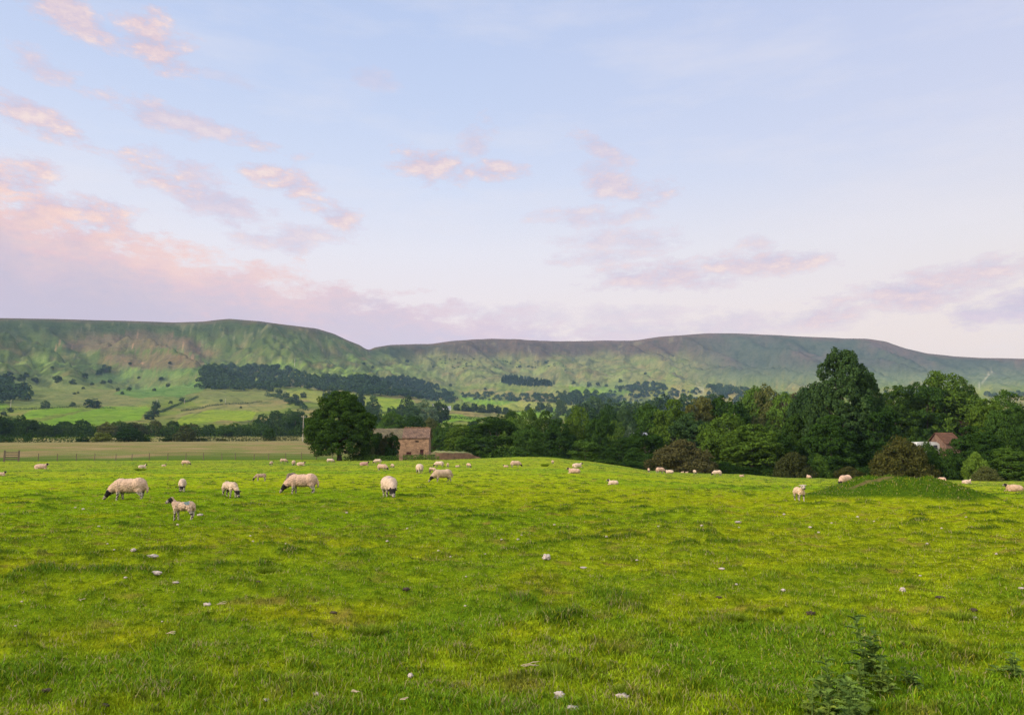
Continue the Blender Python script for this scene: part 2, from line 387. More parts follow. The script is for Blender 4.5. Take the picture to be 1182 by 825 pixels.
def land_col():
    px, py = project(X, Y, Z)
    r = RG
    jx = px + 5*fbm(px/16, py/6, 3, 80); jy = py + 2.2*fbm(px/22, py/9, 3, 83)
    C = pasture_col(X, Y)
    C = C*(1-np.array([.35,.38,.3])*(1-sstep(10, 50, r))[..., None])      # thatch between the blades, its colour darkened near the camera to deepen shadows
    edge = np.interp(px, [-400,0,424,500,560,640,2000], [124,124,122,112,100,94,94]) + fbm(X*.15, Y*.15, 2, 3)*3
    beyond = sstep(0, 3, r-edge)
    # hay field and the dark floor of the wood
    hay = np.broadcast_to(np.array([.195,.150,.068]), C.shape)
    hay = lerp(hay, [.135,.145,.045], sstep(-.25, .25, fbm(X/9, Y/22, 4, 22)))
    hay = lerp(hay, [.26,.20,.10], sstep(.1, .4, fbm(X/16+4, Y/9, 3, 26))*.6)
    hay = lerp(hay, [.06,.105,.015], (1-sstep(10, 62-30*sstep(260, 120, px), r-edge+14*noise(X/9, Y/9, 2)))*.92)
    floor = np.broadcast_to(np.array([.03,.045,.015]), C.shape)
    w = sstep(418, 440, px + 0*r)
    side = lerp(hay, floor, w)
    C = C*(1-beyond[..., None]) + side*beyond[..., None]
    far = sstep(252, 262, r)
    v = np.broadcast_to(np.array([.115,.150,.026]), C.shape)
    v = lerp(v, [.175,.150,.055], sstep(-.1, .35, fbm(X/120, Y/160, 4, 90)))
    v = lerp(v, [.065,.090,.022], sstep(.05, .4, fbm(X/45, Y/70, 4, 95))*.8)
    C = C*(1-far[..., None]) + v*far[..., None]
    C = C*(1-far[..., None]*.55*(sstep(.25, .45, fbm(X/18, Y/30, 4, 98))*(1-sstep(1400,1500,r)))[..., None])
    # hillsides, by height above the valley and place
    hl = sstep(452, 438, jy)*sstep(700, 900, r)
    right = sstep(400, 520, px)
    hillc = lerp(np.broadcast_to(np.array([.072,.100,.026]), C.shape), [.140,.148,.052], right)
    hillc = lerp(hillc, [.135,.098,.048], sstep(-.05, .4, fbm(arc/105, RG/42, 4, 101))*.6)
    hillc = lerp(hillc, [.045,.068,.020], sstep(-.1, .35, fbm(arc/70+9, RG/34, 4, 107))*.6)
    hillc = lerp(hillc, [.03,.042,.016], sstep(.22, .4, fbm(arc/40, RG/22, 4, 109))*.7)
    top = np.where(px < 424, 388, 412) + 7*noise(px/40, py*0, 7)
    up = sstep(6, -8, jy-top)
    upc = lerp(np.broadcast_to(np.array([.042,.060,.020]), C.shape), [.070,.055,.040], sstep(424, 560, px))
    upc = lerp(upc, [.082,.058,.034], sstep(.0, .4, fbm(arc/120, RG/60, 4, 113))*.6)
    hillc = hillc*(1-up[..., None]) + upc*up[..., None]
    rh = sstep(760, 860, px)
    rc = lerp(np.broadcast_to(np.array([.050,.064,.044]), C.shape), [.105,.135,.066], sstep(418, 446, jy))
    rc = lerp(rc, [.098,.074,.066], sstep(-.05, .35, fbm((arc+.6*RG)/120, RG/160, 4, 121))*sstep(440, 400, jy)*.8)
    hillc = hillc*(1-rh[..., None]) + rc*rh[..., None]
    # tracks, bracken edges and wall lines worn along and across the slopes
    tr = np.abs(fbm(arc/60, RG/26, 3, 160)); hillc = lerp(hillc, [.035,.045,.02], sstep(.05, .0, tr)*.5*(1-.5*rh))
    tr2 = np.abs(fbm((arc+.7*RG)/150, RG/130, 3, 165)); hillc = lerp(hillc, [.19,.18,.09], sstep(.03, .0, tr2)*.4*(1-rh))
    hillc = lerp(hillc, [.155,.225,.045], sstep(.08, .22, fbm(arc/95, RG/38, 3, 170))*sstep(402, 425, jy)*(1-rh)*(.75-.4*right))
    C = C*(1-hl[..., None]) + hillc*hl[..., None]
    cr = sstep(3.5, 1.0, py-np.interp(px, [p[0] for p in LAY[-3][2]], [p[1] for p in LAY[-3][2]]))*sstep(1500, 1700, r)
    C = lerp(C, [.10,.07,.05], cr*.7)
    far2 = r > 255
    def field(poly, c, s=1.):
        nonlocal C
        m = inpoly(jx, jy, poly) & far2
        k = (m*s*(.85+.3*fbm(X/25, Y/60, 3, 131)))[..., None]
        C = C*(1-k) + np.array(c)*(1. if c in (G1,G2,G3) else .72)*k
    G1 = (.115,.205,.016); G2 = (.155,.215,.020); G3 = (.165,.190,.036)
    field([(-60,437),(220,432),(232,452),(205,462),(150,470),(0,468),(-60,470)], (.15,.19,.065), .6)
    field([(0,445),(60,441),(112,446),(118,462),(60,469),(20,464)], (.17,.20,.06), .6)
    field([(109,411),(178,406),(223,411),(238,421),(203,429),(152,424)], (.165,.115,.07), .8)
    field([(70,399),(100,389),(157,383),(200,386),(232,397),(233,409),(198,402),(152,403),(89,406)], (.165,.115,.07), .8)
    field([(195,385),(225,392),(250,412),(232,415),(215,400)], (.17,.115,.07), .6)
    field([(90,416),(118,410),(112,420),(100,428),(86,424)], (.085,.12,.035), .8)
    field([(30,492),(45,487),(73,481),(119,469),(172,470),(167,478),(161,484),(107,490),(68,493)], G1)
    field([(22,484),(35,474),(47,472),(85,470),(96,473),(68,478),(45,482)], G1)
    field([(-20,464),(2,463),(12,469),(0,474),(-20,474)], G1)
    field([(202,489),(208,481),(243,473),(295,475),(289,486),(262,485),(235,488),(215,494)], G2)
    field([(196,486),(205,478),(240,466),(330,466),(336,470),(300,475),(240,472),(208,481)], (.25,.235,.085), .8)
    field([(213,456),(240,450),(330,449),(345,458),(300,466),(225,467)], (.20,.21,.075), .7)
    field([(140,448),(213,445),(235,437),(238,449),(206,457),(160,459),(130,455)], (.12,.215,.05))
    field([(95,436),(140,428),(235,424),(232,432),(170,436),(110,442)], (.115,.195,.05), .8)
    field([(330,450),(398,452),(430,457),(482,462),(470,468),(448,476),(431,471),(400,466),(367,465),(330,456)], G3)
    field([(430,457),(482,462),(470,468),(448,475),(440,468)], G2)
    field([(504,476),(530,478),(561,484),(550,488),(532,485),(512,488)], G1)
    field([(529,457),(562,461),(600,463),(585,468),(545,467)], G1)
    field([(545,467),(585,467),(600,463),(640,466),(650,474),(590,477),(562,473)], G3)
    field([(585,477),(640,471),(660,477),(640,482),(600,482)], G1)
    field([(640,455),(660,461),(700,466),(690,470),(650,468)], (.23,.26,.08), .8)
    field([(740,446),(768,447),(764,452),(742,452)], G2, .8)
    field([(800,446),(812,447),(812,456),(800,455)], (.35,.33,.2), .7)
    field([(600,446),(700,449),(740,455),(640,455)], (.19,.22,.075), .8)
    field([(660,440),(735,444),(725,452),(665,448)], (.17,.22,.08), .7)
    field([(400,470),(440,468),(462,476),(430,484),(400,480)], G2, .8)
    field([(655,446),(735,449),(720,456),(660,455)], G1, .7)
    field([(770,452),(812,452),(830,458),(775,459)], (.24,.25,.10), .8)
    field([(660,463),(720,462),(760,468),(690,472)], G1, .8)
    field([(840,452),(900,449),(925,452),(900,456)], (.15,.20,.07), .7)
    field([(430,424),(500,428),(520,440),(470,432)], (.14,.19,.05), .7)
    # pale strip fields seen between the hedge and the belt of trees
    field([(-60,506),(90,506),(170,505),(360,503),(360,512),(-60,514)], (.26,.23,.10), .9)
    # scars of bare soil on the landslip, and the pale track on the far shoulder
    for (sx, sy, q) in ((159,387,2.6),(83,401,1.8),(70,395,1.5),(152,400,1.6),(222,412,1.8),(95,391,1.5),(213,399,1.5),(64,402,1.2),(145,416,1.5),(165,419,1.4)):
        d = np.hypot((px-sx)*.8+1.2*noise(px/2, py/2, 140), (py-sy)*.8)
        C = lerp(C, [.31,.19,.11], sstep(q*.9, q*.25, d+.8*noise(px/1.5, py/1.5, 141))*(r > 900)*.7)
    d = np.abs((px-1128)-(448-py)*.85)
    C = lerp(C, [.30,.28,.20], sstep(1.6, .4, d)*(py > 425)*(py < 449)*(r > 1000)*.6)
    # dark field boundaries
    for a, b in (((28,478),(140,487)),((206,479),(262,469)),((504,476),(560,479)),((560,479),(640,475)),((545,467),(562,473)),((300,466),(345,449)),((240,472),(208,486)),((250,487),(290,486)),((258,452),(330,490)),((560,485),(600,479))):
        ax, ay = a; bx, by = b; L2 = (bx-ax)**2+(by-ay)**2
        t = np.clip(((px-ax)*(bx-ax)+(py-ay)*(by-ay))/L2, 0, 1)
        d = np.hypot(px-ax-t*(bx-ax), (py-ay-t*(by-ay))*1.3) + .5*noise(px/3, py/3, 150)
        C = lerp(C, [.03,.04,.02], sstep(1.3, .3, d)*(r > 400)*(.3+.5*noise(px/7, py/5, 151)))
    return np.clip(C, .004, .6)
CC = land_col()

def build_terrain():
    nr = len(RR)
    gm, hm = ground_mat('pasture_turf', True), ground_mat('hill_turf', False)
    ks = int(np.searchsorted(RR, 300))
    verts = np.stack([X, Y, Z], -1)
    def sheet(i0, i1, name, m):
        n = i1-i0
        v = verts[i0:i1].reshape(-1, 3); c = CC[i0:i1].reshape(-1, 3)
        idx = np.arange(n*NF).reshape(n, NF)
        f = np.stack([idx[:-1,:-1], idx[:-1,1:], idx[1:,1:], idx[1:,:-1]], -1).reshape(-1, 4)
        # the part of the sheet behind the camera, coarser
        step = 12; rows = list(range(i0, i1-1, step))+[i1-1]
        nb = len(az_b)
        k0 = v.shape[0]; extra = []; ecol = []
        for a_i, a in enumerate(az_b):
            t = a_i/(nb-1)
            for ri in rows:
                z = (Z[ri, -1]*(1-t)+Z[ri, 0]*t)*(1-.6*math.sin(math.pi*t) if RR[ri] > 200 else 1)
                extra.append((RR[ri]*math.sin(a), RR[ri]*math.cos(a), z)); ecol.append(CC[ri, -1]*(1-t)+CC[ri, 0]*t)
        E = k0+np.arange(nb*len(rows)).reshape(nb, len(rows))
        right = idx[np.array(rows)-i0, -1]; left = idx[np.array(rows)-i0, 0]
        cols = [right]+[E[j] for j in range(nb)]+[left]
        fb = []
        for A, B in zip(cols[:-1], cols[1:]):
            fb.append(np.stack([A[:-1], B[:-1], B[1:], A[1:]], -1))
        f = [f]+fb
        vv = np.concatenate([v, np.array(extra)]); cc = np.concatenate([c, np.array(ecol)])
        if i0 == 0:                                                   # close the disc under the camera
            ring = np.concatenate([idx[0, ::25], [idx[0, -1]], E[:, 0]])
            vv = np.concatenate([vv, [[0, 0, float(Z[0].mean())]]]); cc = np.concatenate([cc, [cc[0]]])
            ctr = len(vv)-1
            f.append(np.stack([np.full(len(ring), ctr), np.roll(ring, -1), ring], -1))
        me = np_mesh(name, vv, f, True, cc)
        return tag(obj(name, me, m), kind='structure')
    sheet(0, ks+1, 'ground', gm)
    sheet(ks, nr, 'hills', hm)
build_terrain()
#SECTION2
# ------------------------------------------------------------------ trees
def unit(n, r=rng):
    v = r.normal(size=(n, 3)); return v/np.linalg.norm(v, axis=1)[:, None]
def leaf_quads(P, Nn, size, r=rng, asp=.62):
    "one small pointed leaf spray per point, facing roughly along Nn"
    n = len(P)
    Nn = Nn + .30*r.normal(size=(n, 3)); Nn /= np.linalg.norm(Nn, axis=1)[:, None]
    A = np.cross(Nn, unit(n, r)); A /= np.linalg.norm(A, axis=1)[:, None]
    B = np.cross(Nn, A)
    s = size*(.6+.8*r.random(n))[:, None]
    V = np.stack([P-A*s*.5, P-B*s*asp*.5+Nn*s*.12, P+A*s*.5, P+B*s*asp*.5+Nn*s*.12], 1)
    return V.reshape(-1, 3)
def crown_pts(prof, H, W, nlobe, lr, nleaf, seed, flat=1., sub=12, subr=.42, core=.0):
    r = np.random.default_rng(seed)
    pz = [p[0] for p in prof]; pr = [p[1] for p in prof]
    z = r.random(nlobe*6)*(pz[-1]-pz[0])+pz[0]; wgt = np.interp(z, pz, pr)+.3
    z = z[r.random(len(z)) < wgt/wgt.max()][:nlobe]; n = len(z)
    a = np.arange(n)*2.39996 + r.random(n)*.9
    rad = np.interp(z, pz, pr)*(.86+.24*r.random(n))
    lobe_r = lr*(.7+.6*r.random(n))
    rr = np.maximum(rad*.5-lobe_r*.8, 0)*np.sqrt(.35+.65*r.random(n))
    C = np.stack([rr*np.cos(a)*W, rr*np.sin(a)*W, np.clip(z*H-lobe_r*W*.35, .02*H, None)], 1)
    Rl = lobe_r*W
    # second level: small clumps on the outside of every lobe
    li = np.repeat(np.arange(n), sub); d = unit(len(li), r)
    outw = C[li]*np.array([1,1,0]); outw /= np.linalg.norm(outw, axis=1)[:, None]+1e-6
    d = d + .55*outw + np.array([0,0,.35]); d /= np.linalg.norm(d, axis=1)[:, None]
    Cs = C[li] + d*Rl[li][:, None]*np.array([1,1,flat])*(.8+.3*r.random(len(li)))[:, None]
    Rs = Rl[li]*subr*(.6+.7*r.random(len(li)))
    k = r.choice(len(li), nleaf, p=Rs**2/np.sum(Rs**2)); dd = unit(nleaf, r)
    dd = dd + .5*d[k] + np.array([0,0,.25]); dd /= np.linalg.norm(dd, axis=1)[:, None]
    P = Cs[k] + dd*Rs[k][:, None]*np.array([1,1,flat])*(.65+.5*r.random(nleaf))[:, None]
    top = np.percentile(P[:, 2], 99.6); rad_ = np.percentile(np.hypot(P[:, 0], P[:, 1]), 99)
    k3 = np.array([W*.5/rad_, W*.5/rad_, H/top]); P = P*k3; C = C*k3
    keep = P[:, 2] > .01*H
    return P[keep], dd[keep], C, r
def trunk_mesh(H, W, C, th, r0, seed, multi=1):
    r = random.Random(seed); m = MB()
    for k in range(multi):
        ox, oy = (r.uniform(-.06,.06)*W, r.uniform(-.06,.06)*W) if multi > 1 else (0, 0)
        top = Vector((r.uniform(-.04,.04)*W, r.uniform(-.04,.04)*W, H*.72))
        pts = [Vector((ox, oy, -.3)), Vector((ox*.9, oy*.9, .05*H)), Vector((ox*.8+top.x*.3, oy*.8+top.y*.3, th)), Vector((top.x*.7, top.y*.7, (th+H*.72)/2)), top]
        m.tube(pts, [r0*1.45, r0*1.05, r0*.85, r0*.5, r0*.12], 9)
    idx = list(range(len(C))); r.shuffle(idx)
    for i in idx[:14]:
        c = Vector(C[i]); z0 = max(th*.8, min(c.z*.65, H*.55))
        s = Vector((top.x*z0/H, top.y*z0/H, z0)); md = (s+c)/2 + Vector((0,0,-.03*H))
        m.tube([s, md, c], [r0*.42, r0*.26, r0*.07], 6)
    return m
ROUND = [(.13,.45),(.25,.88),(.45,1),(.65,.93),(.82,.76),(.93,.52),(1,.3)]
LOW = [(.02,.75),(.15,.97),(.35,1),(.6,.95),(.8,.82),(.92,.62),(1,.42)]
DOME = [(.0,.9),(.2,1),(.45,.92),(.7,.72),(.88,.42),(1,.1)]
TALL = [(.04,.8),(.2,1),(.45,1),(.6,.93),(.7,.87),(.83,.76),(.93,.54),(1,.25)]
PROTO = {}
def proto(key, prof, H, W, nlobe, lr, nleaf, size, th, r0, seed, flat=1., sub=12, subr=.42, multi=1):
    P, Dn, C, r = crown_pts(prof, H, W, nlobe, lr, nleaf, seed, flat, sub, subr)
    V = leaf_quads(P, Dn, size, r)
    me = np_mesh('crown', V, np.arange(len(V)).reshape(-1, 4))
    tm = trunk_mesh(H, W, C, th, r0, seed, multi)
    t = bpy.data.meshes.new('trunk'); t.from_pydata(tm.v, [], tm.f); t.update(); t.polygons.foreach_set('use_smooth', [True]*len(t.polygons))
    PROTO[key] = (me, t, H, W)
for i in range(4): proto(f'round{i}', ROUND, 10, 9.5, 40+3*i, .20, 21000, .30, 1.9, .24, 100+i, .8, sub=16, subr=.34)
for i in range(4): proto(f'low{i}', LOW, 10, 10, 48, .18, 24000, .30, 1.2, .22, 120+i, .58, sub=16, subr=.33)
for i in range(3): proto(f'bush{i}', DOME, 3.5, 7, 60, .13, 15000, .19, .5, .07, 140+i, .7, multi=4)
for i in range(4): proto(f'mid{i}', LOW, 10, 9.5, 34, .2, 4500, .6, 1.2, .22, 160+i, .75, sub=9)
for i in range(4): proto(f'far{i}', LOW, 10, 10, 22, .24, 800, 1.25, 1.2, .25, 180+i, .8, sub=6)
proto('sycamore', [(.20,.74),(.26,.92),(.33,1),(.5,.99),(.68,.88),(.83,.70),(.94,.46),(1,.25)], 10, 11.2, 85, .135, 60000, .25, 2.0, .33, 201, .6, sub=16, subr=.36)
proto('tall', TALL, 18, 12, 300, .08, 60000, .31, 3.0, .35, 211, 1.0, sub=10, subr=.42)
M_BARK = noisy('bark', (.035,.028,.02), (.09,.075,.055), 6, .9, .6, .05)
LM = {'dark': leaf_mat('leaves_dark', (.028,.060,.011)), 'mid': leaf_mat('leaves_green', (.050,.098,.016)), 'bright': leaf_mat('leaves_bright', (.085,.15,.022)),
      'blue': leaf_mat('leaves_bluish', (.040,.076,.024)), 'brown': leaf_mat('leaves_brown', (.085,.078,.028)), 'copper': leaf_mat('leaves_copper', (.050,.038,.026)),
      'umber': leaf_mat('leaves_dull', (.045,.052,.016)), 'yellow': leaf_mat('leaves_yellowish', (.13,.16,.03)), 'far': leaf_mat('leaves_far', (.030,.058,.020)), 'olive': leaf_mat('leaves_olive', (.075,.088,.028)), 'pale': leaf_mat('leaves_pale', (.085,.13,.06))}
def plant(name, key, loc, w, h, lm, label, cat='tree', group=None, rz=None, crownname='crown', trunkname='trunk'):
    cm, tm, H0, W0 = PROTO[key]
    e = empty(name, loc, random.uniform(0, 6.28) if rz is None else rz, label, cat, group)
    e.scale = (w/W0, w/W0, h/H0)
    for nm, me, mt in ((crownname, cm, LM[lm]), (trunkname, tm, M_BARK)):
        o = bpy.data.objects.new(nm, me); COL.objects.link(o); o.parent = e
        if not me.materials: me.materials.append(mt)
        o.material_slots[0].link = 'OBJECT'; o.material_slots[0].material = mt
    return e
def tree_px(px, topy, r, wpx, key, lm, label, name='broadleaf_tree', cat='tree', group=None, **k):
    x, y, z = at_r(px, r); _, t = ray(px, topy)
    h = CAMH + r*float(t) - z; wd = wpx*y/F
    if key[:3] == 'mid': wd = max(wd, h/1.15)
    elif key[:3] in ('low', 'rou'): wd = max(wd, h/1.8)
    return plant(name, key, (x, y, z-.05), wd, max(h, .8), lm, label, cat, group, **k)

# the field tree and the bushes by the barn
tree_px(392, 452, 113, 86, 'sycamore', 'dark', 'big dark green domed tree standing alone beside the stone barn', 'field_tree', rz=.6)
tree_px(437, 500, 119, 26, 'bush0', 'dark', 'dark shrubby tree between the big lone tree and the barn wall', 'shrub', 'shrub', crownname='foliage', trunkname='stem')
tree_px(453, 499, 116, 17, 'low2', 'dark', 'small dark tree growing in front of the stone barn', 'small_tree')
tree_px(446, 503, 117.5, 26, 'bush2', 'umber', 'olive shrub between the two dark ones hiding the left half of the barn', 'shrub', 'shrub', crownname='foliage', trunkname='stem')
tree_px(424, 508, 117, 22, 'bush1', 'olive', 'olive bush under the right edge of the lone tree', 'shrub', 'shrub', crownname='foliage', trunkname='stem')
# the wood: (px, top, distance, width px, shape, leaves, label)
WOOD = [
 (451,476,230,38,'round0','mid','mid green round tree rising directly behind the barn roof'),
 (478,480,215,34,'round2','dark','dark tree behind the right end of the barn roof'),
 (497,483,225,24,'round1','olive','olive green tree just right of the barn gable, farther back'),
 (511,488,210,26,'low1','mid','round tree between the barn and the low stone ruin, behind both'),
 (531,490,158,42,'low0','mid','mid green spreading tree behind the low ruined wall'),
 (569,483,138,74,'low3','dark','large dark spreading tree just right of the low ruined wall'),
 (590,483,175,34,'round3','bright','bright yellow green tree peeping out behind the large dark spreading tree'),
 (608,491,130,42,'low2','mid','mid green tree at the crest of the pasture beside the large dark spreading tree'),
 (575,480,320,22,'round0','dark','far dark tree above the large dark spreading tree'),
 (592,475,250,30,'round1','dark','dark tree top rising behind the yellow green tree'),
 (610,473,210,34,'round2','mid','round topped tree in the back row above the pasture crest'),
 (630,475,195,36,'low1','dark','dark tree in the back row beyond the highest point of the pasture'),
 (645,484,150,40,'low0','dark','very dark tree in the hollow behind the highest point of the pasture'),
 (668,471,155,52,'round3','mid','tall bright topped tree in the middle of the wood'),
 (692,476,150,38,'low2','dark','dark tree beside the bright topped tree in the middle of the wood'),
 (676,508,112,40,'low3','mid','small round tree in front of the bright topped tree'),
 (703,469,265,32,'round0','dark','dark round tree standing apart beyond the wood'),
 (722,472,310,24,'round1','blue','blue green tree beyond the wood, left of the dark slim one'),
 (738,471,315,22,'round2','dark','dark slim tree beyond the wood near the grey roof'),
 (712,486,185,32,'low1','mid','mid green tree in front of the grey roofed house'),
 (728,494,160,28,'round3','pale','pale green tree below the grey roofed house'),
 (720,505,118,42,'low0','dark','dark low tree where the pasture edge begins to drop'),
 (752,468,148,50,'low3','mid','layered tree at the left shoulder of the long wood'),
 (745,496,112,50,'low2','dark','dark tree left of the brown hawthorn, at the pasture edge'),
 (778,462,145,50,'low1','mid','flat topped tree above the brown hawthorn'),
 (808,460,150,54,'low0','olive','olive topped tree in the skyline above the brown hawthorn'),
 (842,459,150,54,'low3','dark','dark flat topped tree in the middle of the long wood skyline'),
 (803,478,118,66,'low2','blue','blue green leafy tree behind the brown hawthorn'),
 (838,480,112,70,'round2','mid','large mid green tree right of the brown hawthorn'),
 (868,490,106,72,'low1','mid','broad low sweeping tree at the pasture edge, right of the large mid green one'),
 (874,449,160,48,'round1','bright','bright green tree on the skyline left of the tall poplar'),
 (889,448,158,30,'round0','olive','olive brown tree between two bright green ones on the skyline'),
 (907,456,155,40,'round3','bright','bright green tree sloping down toward the tall poplar'),
 (918,456,235,32,'round2','copper','dark copper leaved tree seen behind the bright green slope'),
 (899,500,110,54,'low0','dark','dark tree behind the dull brown bush'),
 (930,472,118,52,'low3','dark','very dark tree against the left side of the tall poplar'),
 (934,448,122,28,'round1','blue','blue green tree leaning against the left side of the tall poplar'),
 (1004,434,116,44,'tall','blue','shoulder high green tree clinging to the right side of the tall poplar'),
 (1010,460,110,64,'low2','dark','dark rounded tree right of the foot of the tall poplar'),
 (958,480,105,60,'low1','dark','dark dense tree at the foot of the tall poplar'),
 (1036,446,165,50,'low0','dark','dark flat topped tree on the skyline right of the poplar'),
 (1072,443,168,54,'low3','dark','dark lumpy tree on the skyline left of the highest dome'),
 (1092,431,172,80,'round2','mid','highest broad domed tree on the skyline above the caravan'),
 (1118,442,175,44,'round0','mid','tree forming the right shoulder of the highest dome'),
 (1050,461,182,48,'round1','bright','bright green tree above the white caravan'),
 (1072,469,186,34,'round3','bright','smaller bright tree between the caravan and the barn roofs'),
 (1092,458,192,42,'low1','blue','blue green tree behind the orange brown barn'),
 (1113,453,190,46,'low2','mid','mid green tree right above the orange brown barn'),
 (1142,461,128,52,'low0','mid','mid green tree between the barn and the frame edge'),
 (1168,452,150,54,'round3','mid','tree with a rough top at the right end of the skyline'),
 (1163,468,122,46,'low3','mid','leafy tree below the rough topped one'),
 (1186,482,112,44,'low2','dark','dark tree cut by the right edge of the picture'),
 (1128,492,106,60,'low1','dark','dark tree hiding the right half of the orange brown barn'),
 (1165,517,99,52,'low0','mid','low mid green tree at the pasture edge far right'),
 (1215,470,125,70,'round1','mid','tree just outside the right end of the wood'),
]
for i, (px, ty, r, wp, key, lm, lb) in enumerate(WOOD): tree_px(px, ty, r, wp*1.08, key, lm, lb, group='trees of the wood beyond the pasture', rz=i*1.7)
tree_px(976, 406, 112, 90, 'tall', 'blue', 'tallest tree of all, a grey green poplar with a ragged top', 'tall_tree', rz=2.2)
BUSH = [
 (787,508,97,84,'bush0','brown','brown domed hawthorn bush at the pasture edge'),
 (914,522,96,50,'bush1','umber','low dull brown bush left of the tall poplar'),
 (1040,506,96,76,'bush2','umber','broad brownish green hawthorn behind the grassy mound'),
 (1088,518,99,56,'bush1','dark','dark bush below the orange brown barn'),
 (1070,510,104,36,'bush2','dark','dark bush hiding the lower half of the white caravan'),
 (1126,522,96,34,'bush0','bright','light green bush right of the mound, in front of dark trees'),
 (1136,538,93.5,34,'bush2','olive','small olive bush at the grass edge far right'),
 (945,525,98,28,'bush2','mid','small green bush right of the dull brown bush'),
 (979,538,96,38,'bush0','umber','low dark brambles beneath the tall poplar'),
]
for px, ty, r, wp, key, lm, lb in BUSH: tree_px(px, ty, r, wp, key, lm, lb, 'hedge_bush', 'bush', 'bushes along the pasture edge', crownname='foliage', trunkname='stem')
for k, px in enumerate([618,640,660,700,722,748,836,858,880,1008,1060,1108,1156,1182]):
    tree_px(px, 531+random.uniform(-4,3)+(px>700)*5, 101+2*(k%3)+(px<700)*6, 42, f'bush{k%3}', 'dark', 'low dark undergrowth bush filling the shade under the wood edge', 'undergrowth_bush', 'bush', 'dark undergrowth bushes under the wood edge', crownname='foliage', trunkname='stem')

# hedges, belts and scattered trees across the valley
FRONT = [(3,503,290,22,'dark'),(31,500,292,10,'dark'),(95,503,286,15,'dark'),(117,499,284,24,'yellow'),(148,494,286,34,'dark'),(194,503,288,15,'dark'),(213,491,284,26,'olive'),(310,494,292,17,'dark'),(232,505,290,14,'dark'),(255,506,292,14,'brown'),(166,502,288,14,'dark')]
FL = ['dark hedge tree at the left edge beyond the hay field','small dark hedge tree above the wooden gate','small dark round tree left of the pale topped one beyond the hay field','pale topped round tree in the hedge beyond the hay field','widest dark tree in the hedge beyond the hay field','low dark tree left of the tall cream tipped one','tall hedge tree with pale olive top beyond the hay field','lone dark hedge tree left of the telegraph pole','low bush right of the pale olive topped tree','low brownish bush along the far side of the hay field','low dark tree just right of the widest hedge tree']
for k, ((px, ty, r, wp, lm), lb) in enumerate(zip(FRONT, FL)): tree_px(px, ty, r, wp, f'mid{k%4}', lm, lb, 'hedgerow_tree', 'tree', 'trees in the hedge beyond the hay field')
px = -70.; k = 0
rt_ = random.Random(5)
while px < 350:
    top = np.interp(px, [-70,20,50,82,120,200,240,300,330,360], [476,480,488,486,489,487,490,488,480,476]) + rt_.uniform(-3, 4)
    tree_px(px, top, 440+rt_.uniform(-25, 30), rt_.uniform(17, 27), f'mid{k%4}', rt_.choice(['dark','dark','mid','far','olive']), 'dark tree in the long belt crossing behind the hay field', 'belt_tree', 'tree', 'belt of trees behind the hay field')
    px += rt_.uniform(8, 12); k += 1
for px, ty, r, wp, lm in [(5,484,520,24,'far'),(-15,482,520,30,'far'),(22,486,520,20,'far'),(302,478,560,22,'dark'),(316,474,600,20,'dark'),(331,472,620,22,'mid'),(343,474,580,24,'dark'),(322,485,500,26,'mid'),(340,488,470,24,'mid'),(355,480,500,24,'blue'),(296,484,540,14,'dark')]:
    k += 1; tree_px(px, ty, r, wp, f'mid{k%4}', lm, 'tree rising behind the belt, on the rough slope', 'slope_tree', 'tree', 'trees clustered behind the belt')
VAL = [(430,457,820,10,'blue'),(422,468,700,16,'blue'),(436,476,520,20,'dark'),(452,470,640,14,'blue'),(468,457,760,13,'far'),(474,468,560,24,'blue'),(490,462,620,34,'pale'),(507,464,640,18,'far'),(464,480,430,24,'mid'),(484,478,420,22,'pale'),(502,486,380,24,'dark'),(440,486,300,26,'mid'),
 (520,489,330,22,'mid'),(545,486,420,14,'dark'),(567,482,330,22,'mid'),(547,465,1010,10,'far'),(556,467,1000,12,'far'),(566,466,1000,12,'far'),(575,468,1000,10,'far'),(527,466,1000,10,'far'),(537,465,1010,12,'far'),(584,470,980,10,'far'),
 (609,467,1080,7,'far'),(624,464,1150,12,'dark'),(634,465,1150,10,'far'),(648,462,1000,16,'blue'),(640,476,700,12,'blue'),(662,470,800,14,'blue'),(684,459,700,20,'blue'),(676,466,600,20,'far'),(700,462,620,16,'far'),(720,465,560,20,'blue'),(740,466,520,18,'far'),(757,464,560,20,'far'),(690,472,420,22,'dark'),
 (770,458,620,26,'far'),(795,457,650,20,'blue'),(820,456,700,16,'far'),(413,452,900,10,'far'),(400,460,800,12,'blue'),(378,446,1000,10,'far')]
for px, ty, r, wp, lm in VAL:
    k += 1; tree_px(px, ty, r, wp, f'mid{k%4}', lm, 'tree in the patchwork of fields on the valley floor', 'valley_tree', 'tree', 'trees scattered over the valley fields')
